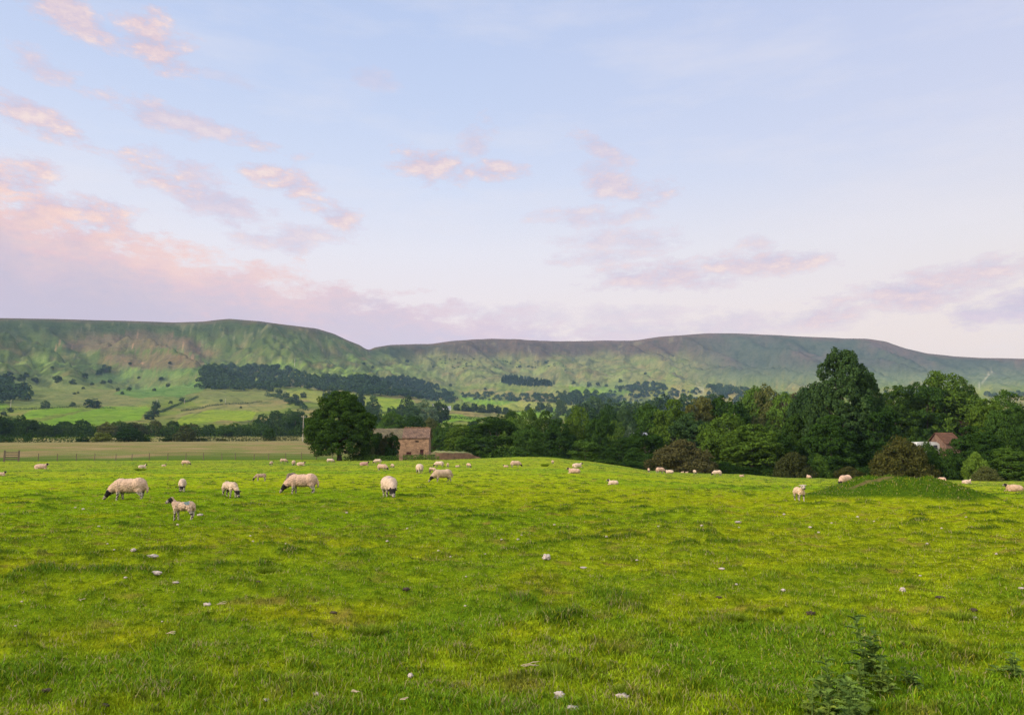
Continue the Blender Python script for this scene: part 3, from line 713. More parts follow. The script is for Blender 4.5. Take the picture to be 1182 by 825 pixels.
# small dark trees and thorn bushes dotted over the hillside, by line of sight
DOT = [(10,437,16),(25,440,12),(40,441,10),(66,442,12),(84,443,10),(122,430,16),(114,432,8),(98,437,9),(106,444,6),(119,443,8),(127,442,7),(96,449,5),(86,455,5),(90,454,4),(136,451,6),(149,451,7),(178,451,6),(141,455,6),(194,446,7),(186,440,8),(52,471,14),(84,469,9),(108,471,18),(102,468,12),(180,471,13),(178,481,16),(172,484,14),(197,466,6),(210,463,9),(12,476,9),(4,479,8),
 (255,464,5),(278,471,4),(30,435,8),(60,425,5),(150,421,5),(196,420,5),(160,437,5),(312,452,10),(322,456,10),(330,459,12),(340,463,14),(350,459,10),(335,467,12),(345,468,14),(438,441,6),(452,440,6),(520,446,5),(560,450,5),(430,425,5),(470,418,6),(420,421,5),(700,446,6),(716,441,6),(690,445,6),(730,447,6),(500,424,4),(600,424,5),(745,432,5),(630,420,5),(662,443,6),(680,446,8),(588,444,4),(611,468,4),(585,472,4)]
for j, (px, py, wp) in enumerate(DOT):
    x, y, z, r = hit(px, py, 350); wd = wp*y/F*.85
    plant('hillside_tree', f'far{j%4}', (x, y, z-.3), wd, wd*random.uniform(.62, .85), random.choice(['far','dark','blue']), 'small dark tree dotted on the rough hillside pasture', 'tree', 'small trees dotted over the hillside')

def wood(label, poly, n, hm, lm, seed, cone=False):
    "a distant wood that reads as one mass of crowns"
    r = np.random.default_rng(seed); xs_ = [p[0] for p in poly]; ys_ = [p[1] for p in poly]; V = []
    c = 0
    while c < n:
        px = r.uniform(min(xs_), max(xs_)); py = r.uniform(min(ys_), max(ys_))
        if not inpoly(np.array([px]), np.array([py]), poly)[0]: continue
        c += 1
        x, y, z, rr = hit(px, py+2, 500)
        h = hm*r.uniform(.7, 1.25); wdt = h*(.38 if cone else r.uniform(.8, 1.15)); nl = 90
        d = unit(nl, r); d[:, 2] = np.abs(d[:, 2])*1.1-.25
        if cone:
            zz = r.random(nl); P = np.stack([d[:, 0]*wdt*.5*(1-zz*.85), d[:, 1]*wdt*.5*(1-zz*.85), zz*h], 1)
        else:
            lump = .82+.3*r.random((nl, 1)); P = d*lump*np.array([wdt*.5, wdt*.5, h*.55]) + np.array([0, 0, h*.45])
        V.append(leaf_quads(P+np.array([x, y, z-.5]), d, h*.24, r, .8))
    V = np.concatenate(V)
    o = obj('distant_wood', np_mesh('distant_wood', V, np.arange(len(V)).reshape(-1, 4)), LM[lm])
    return tag(o, label, 'wood', None, 'stuff')
wood('broad dark wood clinging to the slope under the left hill', [(232,430),(240,423),(270,420),(330,424),(360,434),(420,437),(425,452),(390,452),(335,446),(300,450),(245,449),(226,447)], 520, 10.5, 'far', 301)
wood('long dark wood running down into the middle of the valley', [(400,436),(432,436),(470,434),(505,446),(527,458),(527,464),(500,462),(470,458),(430,456),(405,452)], 430, 11, 'far', 302)
wood('small crisp edged conifer plantation on the far moor', [(579,435),(600,435),(640,440),(640,444),(610,444),(579,440)], 230, 12, 'far', 303, True)
wood('narrow dark belt of woodland crossing the valley fields', [(533,454),(560,452),(620,455),(700,457),(722,460),(715,465),(640,463),(560,461),(535,459)], 190, 9, 'far', 304)
wood('bluish woods in front of the right hill foot', [(640,452),(700,452),(740,445),(762,441),(780,450),(830,450),(862,453),(925,454),(925,466),(800,474),(700,474),(650,466)], 300, 11, 'far', 305)
wood('straggling wood below the right hill', [(700,449),(745,440),(765,443),(772,448),(740,452)], 60, 11, 'far', 306)
wood('thin band of trees under the right hill spurs', [(818,446),(830,443),(870,450),(862,455),(825,454)], 60, 12, 'far', 307)
wood('dark wood on the hillside at the left edge', [(-40,440),(10,438),(20,446),(32,450),(32,462),(10,466),(-40,466)], 90, 12, 'far', 308)
wood('faint scrub scattered high on the middle moor', [(500,412),(640,414),(650,420),(700,432),(640,424),(520,424)], 60, 5, 'far', 309)
wood('trees lining the far foot of the right hill', [(1020,452),(1182,452),(1240,452),(1240,456),(1020,457)], 60, 13, 'far', 310)
def hedge(label, pts, h, wdt, dens, lm, seed, name='hedge', size=.45):
    r = np.random.default_rng(seed); V = []
    W3 = [at_r(*p) for p in pts]
    for a, b in zip(W3[:-1], W3[1:]):
        Lg = math.hypot(b[0]-a[0], b[1]-a[1]); n = int(Lg*dens); t = r.random(n)
        hh = h*(.75+.5*(.5+noise(t*Lg/5, t*0+seed, seed)))
        x = a[0]+(b[0]-a[0])*t; y = a[1]+(b[1]-a[1])*t
        d = unit(n, r); d[:, 2] = np.abs(d[:, 2])
        P = np.stack([x+d[:, 0]*wdt*.6, y+d[:, 1]*wdt*.6, H(x, y)+d[:, 2]*hh], 1)
        V.append(leaf_quads(P, d, size, r))
    V = np.concatenate(V)
    return tag(obj(name, np_mesh(name, V, np.arange(len(V)).reshape(-1, 4)), LM[lm]), label, 'hedge')
hedge('long low dark hedge along the far edge of the hay field, left part', [(-80,282),(0,284),(90,286),(175,287)], 2.6, 2.4, 60, 'dark', 1)
hedge('low ragged brownish hedge along the far edge of the hay field, near the telegraph pole', [(180,288),(260,290),(345,292)], 1.9, 2.2, 55, 'olive', 2)
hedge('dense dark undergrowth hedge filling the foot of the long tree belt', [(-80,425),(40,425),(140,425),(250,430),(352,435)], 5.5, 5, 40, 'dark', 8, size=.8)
hedge('dark hedge line between the two bright valley fields', [(503,760),(560,770),(602,790)], 3.2, 3, 14, 'far', 3, size=1.0)
hedge('dark undergrowth hedge bounding the wood behind the barn and ruin', [(470,140),(500,142),(560,135),(600,122)], 2.2, 2.5, 90, 'dark', 4)

hedge('thin dark hedge crossing the yellow green field on the left slope', [(206,900),(250,960),(300,1000)], 2.2, 2, 9, 'far', 11, size=.9)
hedge('straggling hedge below the dark wood at the left edge', [(-30,900),(40,930),(90,960),(130,930)], 2.4, 2.5, 9, 'far', 12, size=.9)
hedge('hedge climbing beside the bright field toward the broad wood', [(166,830),(186,900),(200,980),(225,1080)], 2.8, 3, 10, 'far', 13, size=.9)
hedge('hedge between the bright field and the yellowish one, middle of the valley', [(545,1000),(600,1060),(650,1100)], 2.8, 3, 9, 'far', 14, size=1.)
hedge('hedge along the foot of the yellow green valley field right of the lone tree', [(400,880),(440,860),(470,800),(500,740)], 2.8, 3, 9, 'far', 15, size=1.)
hedge('row of thorn bushes descending from the broad wood to the telegraph pole', [(305,1150),(325,1040),(340,960),(352,860)], 5, 6, 7, 'far', 16, size=1.4)
# ------------------------------------------------------------------ sheep
def body_mesh(prims, voxel=.011, smooth=3):
    "one continuous skin over the given ellipsoids and tapering limbs"
    bm = bmesh.new()
    for p in prims:
        if p[0] == 'e':
            _, c, r, rot = p
            M = Matrix.Translation(c) @ Euler(rot).to_matrix().to_4x4() @ Matrix.Diagonal((*r, 1))
            bmesh.ops.create_uvsphere(bm, u_segments=24, v_segments=14, radius=1, matrix=M)
        else:
            pts = p[1]
            for (a, ra), (b, rb) in zip(pts[:-1], pts[1:]):
                a = Vector(a); b = Vector(b); d = b-a; n = max(2, int(d.length/(min(ra, rb)*.5))+1)
                for i in range(n+1):
                    t = i/n
                    bmesh.ops.create_icosphere(bm, subdivisions=2, radius=ra+(rb-ra)*t, matrix=Matrix.Translation(a+d*t))
    me = bpy.data.meshes.new('tmp'); bm.to_mesh(me); bm.free()
    o = bpy.data.objects.new('tmp', me); COL.objects.link(o)
    m = o.modifiers.new('r', 'REMESH'); m.mode = 'VOXEL'; m.voxel_size = voxel
    s = o.modifiers.new('s', 'SMOOTH'); s.iterations = smooth; s.factor = .6
    dg = bpy.context.evaluated_depsgraph_get(); ev = o.evaluated_get(dg)
    out = bpy.data.meshes.new_from_object(ev)
    bpy.data.objects.remove(o); bpy.data.meshes.remove(me)
    return out
def rot2(p, c, a):
    x, y = p[0]-c[0], p[1]-c[1]
    return (c[0]+x*math.cos(a)-y*math.sin(a), c[1]+x*math.sin(a)+y*math.cos(a), p[2])
def head_prims(h0, h1, yaw=0, s=1., pivot=None):
    "head from the poll h0 to the nose h1, with two ears"
    pivot = pivot or h0
    d = (Vector(h1)-Vector(h0)); u = d.normalized()
    mid = Vector(h0)+d*.5
    P = [('c', [(h0, .082*s), (tuple(mid), .068*s), (h1, .044*s)])]
    side = Vector((0, 1, 0)); back = -u
    for q in (-1, 1):
        a = Vector(h0)+side*q*.06*s+Vector((0,0,.035*s)); b = a+side*q*.10*s+back*.02*s+Vector((0,0,.005))
        P.append(('c', [(tuple(a), .026*s), (tuple((a+b)/2), .028*s), (tuple(b), .012*s)]))
    if yaw:
        Q = []
        for _, pts in P: Q.append(('c', [(rot2(p, pivot, yaw), r) for p, r in pts]))
        P = Q
    return P
def legs(fx, bx, y, top, s=1., stride=0.):
    L_ = []
    for i, q in enumerate((-1, 1)):
        f = stride*(1 if i else -1)
        L_.append(('c', [((fx, q*y, top), .085*s), ((fx+f*.4, q*y, top*.55), .042*s), ((fx+f*.8, q*y, top*.16), .030*s), ((fx+f, q*y, .02), .034*s)]))
        L_.append(('c', [((bx+.03, q*y, top*1.08), .115*s), ((bx-f*.4-.01, q*y, top*.72), .065*s), ((bx-f*.8-.05, q*y, top*.45), .034*s), ((bx-f-.01, q*y, top*.14), .029*s), ((bx-f+.01, q*y, .02), .034*s)]))
    return L_
EWE_G = [('e',(0,0,.485),(.50,.245,.235),(0,0,0)),('e',(-.27,0,.50),(.27,.25,.25),(0,0,0)),('e',(.28,0,.49),(.25,.225,.24),(0,0,0)),('e',(0,0,.60),(.36,.17,.12),(0,.05,0)),
  ('c',[((.36,0,.50),.20),((.52,0,.40),.155),((.66,0,.27),.105)]),('c',[((-.50,0,.52),.05),((-.56,0,.40),.045),((-.56,0,.28),.035)])] + legs(.30,-.36,.125,.34,1.,.05) + head_prims((.68,0,.25),(.80,0,.075))
LAMB_G = [('e',(0,0,.40),(.30,.135,.125),(0,0,0)),('e',(-.18,0,.41),(.15,.135,.135),(0,0,0)),('e',(.17,0,.40),(.15,.125,.13),(0,0,0)),
  ('c',[((.24,0,.42),.10),((.38,0,.31),.07),((.45,0,.22),.06)]),('c',[((-.31,0,.43),.03),((-.36,0,.30),.022)])] + legs(.19,-.24,.08,.33,.72,.03) + head_prims((.46,0,.20),(.53,0,.06),0,.78)
def lamb_stand(yaw): return [('e',(0,0,.385),(.27,.115,.115),(0,0,0)),('e',(-.17,0,.395),(.14,.12,.125),(0,0,0)),('e',(.16,0,.39),(.13,.115,.125),(0,0,0)),
  ('c',[((.20,0,.42),.095),((.29,0,.50),.068),((.33,0,.55),.06)]),('c',[((-.29,0,.42),.03),((-.33,0,.29),.022)])] + legs(.18,-.22,.075,.33,.66,.02) + head_prims((.34,0,.565),(.455,0,.485),yaw,.86)
EWE_L = [('e',(0,0,.24),(.52,.29,.25),(0,0,0)),('e',(-.28,0,.22),(.28,.29,.23),(0,0,0)),('e',(.0,0,.32),(.38,.2,.17),(0,0,0)),
  ('c',[((.34,0,.30),.17),((.48,0,.40),.115),((.55,0,.47),.09)]),('c',[((.36,-.14,.10),.06),((.52,-.15,.06),.04),((.42,-.17,.04),.035)]),('c',[((.36,.14,.10),.06),((.50,.15,.06),.04),((.60,.15,.04),.035)]),('c',[((-.30,-.24,.10),.09),((-.12,-.30,.06),.045),((-.28,-.32,.04),.035)])] + head_prims((.56,0,.49),(.71,0,.42))
LAMB_L = [('e',(0,0,.15),(.31,.16,.145),(0,0,0)),('e',(-.15,0,.15),(.17,.17,.14),(0,0,0)),('c',[((.20,0,.20),.09),((.28,0,.29),.065)]),('c',[((.2,-.09,.06),.04),((.34,-.09,.035),.027)]),('c',[((.2,.09,.06),.04),((.31,.09,.035),.027)]),('c',[((-.2,-.15,.06),.05),((-.05,-.19,.035),.03)])] + head_prims((.30,0,.33),(.41,0,.27),0,.8)
FORMS = {'ewe_graze': (body_mesh(EWE_G), (.66,0,.26), (.81,0,.07), .30, .13), 'lamb_graze': (body_mesh(LAMB_G, .009), (.45,0,.21), (.54,0,.05), .27, .10),
         'lamb_stand': (body_mesh(lamb_stand(.55), .008), (.34,0,.565), rot2((.455,0,.485), (.34,0), .55), .27, .10),
         'lamb_front': (body_mesh(lamb_stand(0), .008), (.34,0,.565), (.455,0,.485), .27, .10),
         'ewe_lie': (body_mesh(EWE_L, .013), (.55,0,.49), (.72,0,.41), .10, .13), 'lamb_lie': (body_mesh(LAMB_L, .010), (.30,0,.33), (.42,0,.26), .06, .10)}
M_WOOL = attr_mat('fleece', 34, .9, .03, .95)
def shade_sheep(form, face='black', wool=(.62,.50,.40), mark=None, legcol='mottled'):
    me0, h0, h1, legz, hr = FORMS[form]
    me = me0.copy(); n = len(me.vertices); co = np.empty(n*3, np.float32); me.vertices.foreach_get('co', co); co = co.reshape(-1, 3)
    nn = np.empty(n*3, np.float32); me.vertices.foreach_get('normal', nn); nn = nn.reshape(-1, 3)
    x, y, z = co.T
    f = noise(x*14+y*9, z*14-y*7, 3)
    ax = np.array(h1)-np.array(h0); L2 = (ax**2).sum(); rel = co-np.array(h0); t = (rel@ax)/L2
    dist = np.linalg.norm(rel-np.clip(t, -.5, 1.1)[:, None]*ax, axis=1)
    headm = (t > -.12) & (dist < hr)
    ear = (np.linalg.norm(rel, axis=1) < hr*1.9) & (np.abs(nn[:, 1])*0+np.linalg.norm(rel, axis=1) > hr*.72) & (rel[:, 2] > -.02) & (t < .35) & (t > -.35) & (np.abs(rel[:, 1]-0) > hr*.45) if form != 'lamb_stand' else (np.linalg.norm(rel, axis=1) < hr*1.9) & (rel[:, 2] > .0) & (t > -.5) & (t < .4) & (np.linalg.norm(rel, axis=1) > hr*.75) & (x > .26)
    headm |= ear
    wool_c = np.array(wool)*np.array([.76,.65,.55])*(1+.26*noise(x*7+3, z*7+y*5, 9)+.14*noise(x*21, z*19+y*17, 10))[:, None]
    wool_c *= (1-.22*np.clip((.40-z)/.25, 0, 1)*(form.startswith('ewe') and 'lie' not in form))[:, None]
    C = wool_c
    if mark is not None:
        mc, mp, mr = mark
        d = np.linalg.norm((co-np.array(mp))/np.array(mr), axis=1)+.35*f
        C = np.where((d < 1)[:, None], np.array(mc), C)
    lg = (z < legz) & ~headm & ('lie' not in form)
    pale = np.array([.40,.34,.27]); dark = np.array([.016,.013,.012])
    lm_ = (noise(x*25, z*22+y*13, 12) > .12) if legcol == 'mottled' else np.zeros(n, bool)
    C = np.where(lg[:, None], np.where(lm_[:, None], dark*2, pale), C)
    if face == 'black':
        fc = np.where(((t > .58) & (noise(x*30, y*30+z*20, 15) > -.15))[:, None], pale*.8, dark)
        C = np.where(headm[:, None], fc, C)
    elif face == 'pale':
        C = np.where(headm[:, None], pale, C); C = np.where((headm & (t > .95))[:, None], dark*3, C)
        eye = headm & (np.abs(t-.35) < .10) & (np.abs(rel[:, 1]) > hr*.3) & (np.abs(rel[:, 1]) < hr*.7) & (rel[:, 0] > 0)
        C = np.where(eye[:, None], dark, C)
    else: C = np.where(headm[:, None], dark*6, C)
    # fleece lumps
    a = np.where(headm | lg, 0, .015)*(noise(x*22+y*4, z*22-y*15, 5)+.6*noise(x*45, z*40+y*30, 6))
    co2 = co + nn*a[:, None]; me.vertices.foreach_set('co', co2.astype(np.float32).ravel())
    at = me.color_attributes.new('col', 'FLOAT_COLOR', 'POINT'); c4 = np.ones((n, 4), np.float32); c4[:, :3] = np.clip(C, .005, .8); at.data.foreach_set('color', c4.ravel())
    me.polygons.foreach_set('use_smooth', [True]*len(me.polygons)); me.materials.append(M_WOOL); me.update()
    return me, float(co[:, 2].max())
SM = {}
def sheep(px, py, hpx, form, deg, label, face='black', wool=None, mark=None, r=None):
    if r: x, y, z = at_r(px, r)
    else: x, y, z, r = hit(px, py, 3)
    if r > 125: x, y, z = at_r(px, 92); r = 92
    key = (form, face, wool, None if mark is None else tuple(map(tuple, mark)))
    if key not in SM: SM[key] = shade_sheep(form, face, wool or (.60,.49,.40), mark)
    me, h0 = SM[key]
    s = hpx*y/F/h0; lo, hi = {'ewe': (.72, 1.12), 'lam': (.6, 1.35)}[form[:3]]; s = min(max(s, lo), hi)
    nm = 'lamb' if form.startswith('lamb') else 'sheep'
    o = bpy.data.objects.new(nm, me); COL.objects.link(o); o.location = (x, y, z-.03*s); o.scale = (s,)*3
    o.rotation_euler = (0, 0, R(deg))
    return tag(o, label, nm, 'lambs in the pasture' if nm == 'lamb' else 'sheep in the pasture')
W2 = (.66,.58,.50); W3 = (.60,.47,.39); GR = (.22,.19,.17)
sheep(149,577,26,'ewe_graze',183,'big pale ewe grazing side on, nose down, right behind and above the black faced lamb', wool=(.62,.50,.40))
sheep(211,600,27,'lamb_stand',176,'standing lamb with black head turned to look and a blue grey mark on its rump', mark=((.13,.17,.17),(-.13,0,.47),(.10,.2,.045)))
sheep(210,567,15,'lamb_graze',-68,'small white lamb grazing head down just above the marked lamb', wool=W2)
sheep(265,574,19,'lamb_graze',-38,'pale lamb grazing toward the right, alone between the marked lamb and the big round ewe', wool=(.62,.54,.45))
sheep(301,555,9,'lamb_graze',195,'greyish brown lamb grazing in the shade of its back, left of the big round ewe', wool=(.42,.34,.28))
sheep(349,569,23,'ewe_graze',184,'big round pinkish ewe grazing with a small dark lamb behind its shoulder', wool=W3)
sheep(336,558,13,'lamb_graze',-100,'small dark grey lamb half hidden behind the big round ewe', wool=GR)
sheep(449,573,24,'ewe_graze',-70,'ewe facing the viewer, black face in the grass, purple mark on its shoulders', wool=W2, mark=((.27,.20,.24),(.22,0,.7),(.16,.12,.10)))
sheep(47,541,7,'ewe_lie',5,'pinkish ewe lying down by the fence near the wooden gate', wool=W3)
sheep(1,549,6,'lamb_lie',0,'lamb lying down cut by the left edge of the picture')
sheep(164,540,5,'lamb_lie',40,'black faced lamb lying in front of the hay field fence', wool=W2)
sheep(189,538,3,'lamb_lie',0,'tiny pale lamb lying flat to the right of the black faced lying lamb')
sheep(214,537,5,'ewe_graze',0,'pale ewe standing by the fence, roughly above the small white grazing lamb', wool=(.66,.53,.40))
sheep(313,537,5,'lamb_graze',-90,'lamb seen end on by the fence, leftmost of the little row there')
sheep(327,534,4,'ewe_graze',10,'ewe right against the fence, second of the little row', wool=W3)
sheep(339,537,6,'ewe_graze',100,'ewe seen from behind, left one of the touching pair near the fence')
sheep(347,537,4,'ewe_lie',0,'ewe lying, right one of the touching pair near the fence')
sheep(381,534,5,'ewe_graze',0,'lone ewe grazing at the foot of the big lone tree', wool=W2)
sheep(420,537,5,'ewe_lie',0,'pinkish ewe lying just right of the big lone tree', wool=(.50,.34,.31))
sheep(436,535,4,'ewe_graze',180,'small white ewe in front of the shrubs by the barn', wool=W2)
sheep(441,543,7,'ewe_graze',-20,'ewe grazing to the right, above the ewe that faces the viewer', wool=W3)
sheep(453,540,5,'lamb_graze',-60,'lamb between the barn and the ewe grazing to the right')
sheep(484,546,11,'ewe_graze',110,'plump ewe seen from behind below the barn gable', wool=W2)
sheep(499,546,7,'lamb_graze',-30,'lamb right beside the plump ewe seen from behind')
sheep(507,539,7,'ewe_graze',165,'ewe grazing below the low ruined wall, behind the little lamb', wool=W2)
sheep(517,539,5,'lamb_graze',90,'lamb just right of the ewe below the low ruined wall')
sheep(511,556,15,'ewe_graze',200,'shaggy ewe grazing to the left in front of the ruined wall group', wool=(.52,.44,.35))
sheep(528,539,3,'lamb_lie',0,'tiny lamb lying below the middle of the low ruined wall')
sheep(541,540,6,'lamb_graze',-60,'lamb grazing alone near the right end of the low ruined wall')
sheep(584,539,3,'lamb_lie',180,'flat lying lamb left of the ewe on the crest')
sheep(595,539,5,'ewe_graze',10,'ewe lying low near the highest point of the pasture')
sheep(638,535,4,'lamb_graze',-80,'tiny lamb at the pasture crest right of the dark rush tuft')
sheep(666,539,4,'ewe_lie',10,'small lying sheep behind the long pinkish one', wool=W2)
sheep(663,546,7,'ewe_lie',178,'long pinkish ewe lying with its head to the left', wool=W3)
sheep(708,559,7,'lamb_lie',172,'white lamb lying with a raised black head', wool=W2)
sheep(749,545,5,'lamb_graze',-100,'lamb left of the dark bellied ewe at the pasture edge')
sheep(762,546,7,'ewe_graze',20,'dark bellied ewe at the pasture edge below the brown hawthorn', wool=W3)
sheep(773,546,4,'ewe_lie',170,'sheep lying just right of the dark bellied ewe', wool=W2)
sheep(787,543.5,2,'lamb_lie',0,'tiny pale lamb on the grass edge, left one of two specks under the hawthorn')
sheep(792,543.2,2,'lamb_lie',20,'tiny pale lamb on the grass edge, right one of two specks under the hawthorn')
sheep(802,547,5,'lamb_graze',-85,'lamb facing the viewer below the right side of the brown hawthorn', wool=W2)
sheep(828,549,5,'ewe_graze',175,'small ewe grazing below the large mid green tree', wool=W2)
sheep(856,550,3,'lamb_lie',0,'flat lying lamb between the large mid green tree and the low dull brown bush', wool=W3)
sheep(932,549,4,'ewe_lie',90,'back of a lying sheep under the low dull brown bush', wool=W3)
sheep(974,557,13,'ewe_graze',215,'pinkish ewe grazing at the left end of the grassy mound', wool=W3, r=48)
sheep(923,578,20,'lamb_front',-88,'white faced lamb standing and staring straight at the viewer, left of the mound', face='pale', wool=(.66,.56,.44))
sheep(1059,551,4,'ewe_lie',90,'sheep back showing behind the top of the mound', wool=W2, r=74)
sheep(1085,551,6,'ewe_graze',100,'sheep behind the mound with its rump toward the viewer', wool=W3, r=74)
sheep(1113,551,4,'ewe_lie',10,'sheep lying beyond the right slope of the mound', wool=W2, r=74)
sheep(1171,567,5,'ewe_lie',178,'sheep lying alone at the far right of the pasture', wool=(.60,.47,.36))
# ------------------------------------------------------------------ barn, walls, fences, farm things
M_STONE = stone_mat('sandstone', (.40,.245,.140), (.24,.145,.085), (.15,.10,.065))
M_STONE2 = stone_mat('rough_stone', (.27,.16,.085), (.20,.125,.07), (.09,.06,.04), .5, .16)
M_SLATE = stone_mat('stone_slates', (.19,.115,.075), (.12,.075,.05), (.04,.03,.025), .42, .24)
M_MOSS = stone_mat('mossy_slates', (.13,.11,.055), (.10,.085,.05), (.04,.035,.025), .42, .24)
M_WOOD = noisy('weathered_wood', (.07,.05,.035), (.17,.13,.09), 12, .9, .5, .01)
M_DOOR = noisy('faded_red_wood', (.05,.018,.012), (.11,.04,.028), 9, .85, .4, .01)
M_DARK = noisy('dark_inside', (.008,.007,.006), (.018,.015,.012), 3)
M_TURF = noisy('turf_top', (.10,.11,.04), (.17,.17,.06), 3, .95, .8, .08)
M_WIRE = noisy('rusty_wire', (.12,.10,.08), (.2,.17,.14), 20, .5)
M_WHITE = noisy('white_paint', (.42,.42,.39), (.55,.54,.50), 2, .45, .1, .005)
M_GLASS = noisy('window_dark', (.03,.035,.04), (.05,.055,.06), 2, .15, 0, 0)
M_TILE = stone_mat('orange_tiles', (.125,.058,.03), (.09,.042,.024), (.05,.03,.02), .3, .28)
M_BRICK = stone_mat('brown_brick', (.20,.12,.085), (.16,.09,.065), (.13,.10,.075), .3, .12)
M_GREYS = noisy('grey_slates', (.16,.17,.19), (.24,.25,.27), 1.2, .8, .3, .03)
M_RENDER = noisy('pale_render', (.55,.52,.47), (.65,.62,.56), 1, .9, .2, .02)
def slab_roof(m, x0, x1, y0, y1, ze, zr, th=.12, ov=.15, rag=0., seg=14, yr=None):
    "two slopes with a slightly sagging, ragged ridge along x"
    yr = (y0+y1)/2 if yr is None else yr; rr = random.Random(3)
    xs_ = [x0+(x1-x0)*i/seg for i in range(seg+1)]
    ridge = [zr+rr.uniform(-rag, rag) for _ in xs_]; ea = [ze+rr.uniform(-rag, rag)*.5 for _ in xs_]
    for (ya, yb) in ((y0-ov, yr), (y1+ov, yr)):
        vs = []
        for i, x in enumerate(xs_):
            vs += [(x, ya, ea[i]), (x, yb, ridge[i]), (x, ya, ea[i]-th), (x, yb, ridge[i]-th)]
        fs = []
        for i in range(seg):
            a = 4*i; b = a+4
            fs += [(a, b, b+1, a+1), (a+2, a+3, b+3, b+2), (a, a+2, b+2, b), (a+1, b+1, b+3, a+3)]
        fs += [(0, 1, 3, 2), (4*seg, 4*seg+2, 4*seg+3, 4*seg+1)]
        m.add(vs, fs)
    return m
def gable_walls(m, x0, x1, y0, y1, z0, ze, zr, t=.45):
    m.box(x0, x1, y0, y0+t, z0, ze); m.box(x0, x1, y1-t, y1, z0, ze)
    for xa, xb in ((x0, x0+t), (x1-t, x1)):
        ym = (y0+y1)/2; ya = y0+t; yb = y1-t
        vs = [(xa, ya, z0), (xa, yb, z0), (xa, yb, ze), (xa, ym, zr), (xa, ya, ze), (xb, ya, z0), (xb, yb, z0), (xb, yb, ze), (xb, ym, zr), (xb, ya, ze)]
        m.add(vs, [(0,4,3,2,1), (5,6,7,8,9), (0,1,6,5), (1,2,7,6), (2,3,8,7), (3,4,9,8), (4,0,5,9)])
    return m
# stone barn
bx, by, bz = at_r(495, 129); ang = -math.atan2(bx, by)*.5
barn = empty('stone_barn', (bx, by, -.1), ang, 'old sandstone barn with a dark stone slate roof behind the lone tree', 'barn')
W_ = 9.9
# front wall built round its openings so that each is a real recess
wl = MB(); ze, zr = 3.65, 5.45
ops = [(-3.85,-3.0,.75,1.3), (-1.5,-.9,0,1.75), (-2.35,-1.75,3.0,3.25)]
def wall_with_openings(m, x0, x1, y0, y1, z0, z1, ops):
    xs_ = sorted({x0, x1, *[o[0] for o in ops], *[o[1] for o in ops]})
    for a, b in zip(xs_[:-1], xs_[1:]):
        cuts = sorted([(o[2], o[3]) for o in ops if o[0] <= a+1e-6 and o[1] >= b-1e-6])
        z = z0
        for c0, c1 in cuts:
            if c0 > z: m.box(a, b, y0, y1, z, c0)
            z = c1
        m.box(a, b, y0, y1, z, z1)
wall_with_openings(wl, -W_, 0, 0, .45, -.3, ze, ops)
wl.box(-W_, 0, 5.55, 6, -.3, ze)
for xa, xb in ((-W_, -W_+.45), (-.45, 0)):
    vs = [(xa,.45,-.3),(xa,5.55,-.3),(xa,5.55,ze),(xa,3,zr-.14),(xa,.45,ze),(xb,.45,-.3),(xb,5.55,-.3),(xb,5.55,ze),(xb,3,zr-.14),(xb,.45,ze)]
    wl.add(vs, [(0,4,3,2,1),(5,6,7,8,9),(0,1,6,5),(1,2,7,6),(2,3,8,7),(3,4,9,8),(4,0,5,9)])
wl.build('wall', M_STONE, barn)
slab_roof(MB(), -4.6, .12, 0, 6, ze+.1, zr+.12, rag=.07).build('roof', M_SLATE, barn)
tag(slab_roof(MB(), -W_-.1, -4.62, 0, 6, ze+.02, zr+.0, rag=.04).build('roof', M_MOSS, barn), 'mossy part of the roof')
MB().box(-3.85, -3.0, .18, .24, .75, 1.3).build('hatch', M_DOOR, barn)
dr = MB().box(-1.49, -.91, .2, .26, -.1, 1.74).build('door', M_DOOR, barn)
MB().box(-1.65, -.75, -.03, .3, 1.76, 1.92).build('lintel', M_STONE, barn)
MB().box(-4.0, -2.85, -.03, .3, 1.31, 1.46).build('lintel', M_STONE, barn)
MB().box(-2.35, -1.75, .3, .36, 3.0, 3.25).build('slot_window', M_DARK, barn)
m = MB(); rr_ = random.Random(8)
for i in range(22):
    x = -4.5+i*.205; m.box(x, x+.2, 2.86, 3.14, zr+.02, zr+.2+rr_.uniform(-.05, .12), jit=.02)
m.build('ridge_stones', M_STONE2, barn)
# low ruined building: stone wall falling away to the right, turf on top, timber gate
rx0, ry0, rz0 = at_r(503, 121); rx1, ry1, rz1 = at_r(553, 117)
ra = math.atan2(ry1-ry0, rx1-rx0); RL = math.hypot(rx1-rx0, ry1-ry0)
ruin = empty('ruined_wall', (rx0, ry0, -.15), ra, 'low ruined brown stone wall with a turf covered top, right of the barn', 'wall')
m = MB(); rr_ = random.Random(4); n = 34
for i in range(n):
    x0 = RL*i/n; x1 = RL*(i+1)/n; t = i/n
    top = (1.28-.12*t if t < .72 else 1.2-(t-.72)*2.6) + rr_.uniform(-.06, .06)
    m.box(x0, x1-.004, 0, .5, -.6, top, jit=.015)
m.build('stonework', M_STONE2, ruin)
m = MB(); ns = 18
vs = []
for i in range(ns+1):
    t = i/ns; x = -1.2+t*RL*.75; zt = 1.62-.18*t+.05*math.sin(i*1.7)
    vs += [(x, .52, 1.05), (x, .62, 1.28), (x, 1.8, zt), (x, 3.4, zt-.2), (x, 4.2, .6)]
fs = [(5*i+j, 5*i+5+j, 5*i+6+j, 5*i+1+j) for i in range(ns) for j in range(4)] + [(0,1,2,3,4), tuple(5*ns+j for j in (4,3,2,1,0))]
m.add(vs, fs); m.build('turf_top', M_TURF, ruin, True)
g = at_r(499, 122)
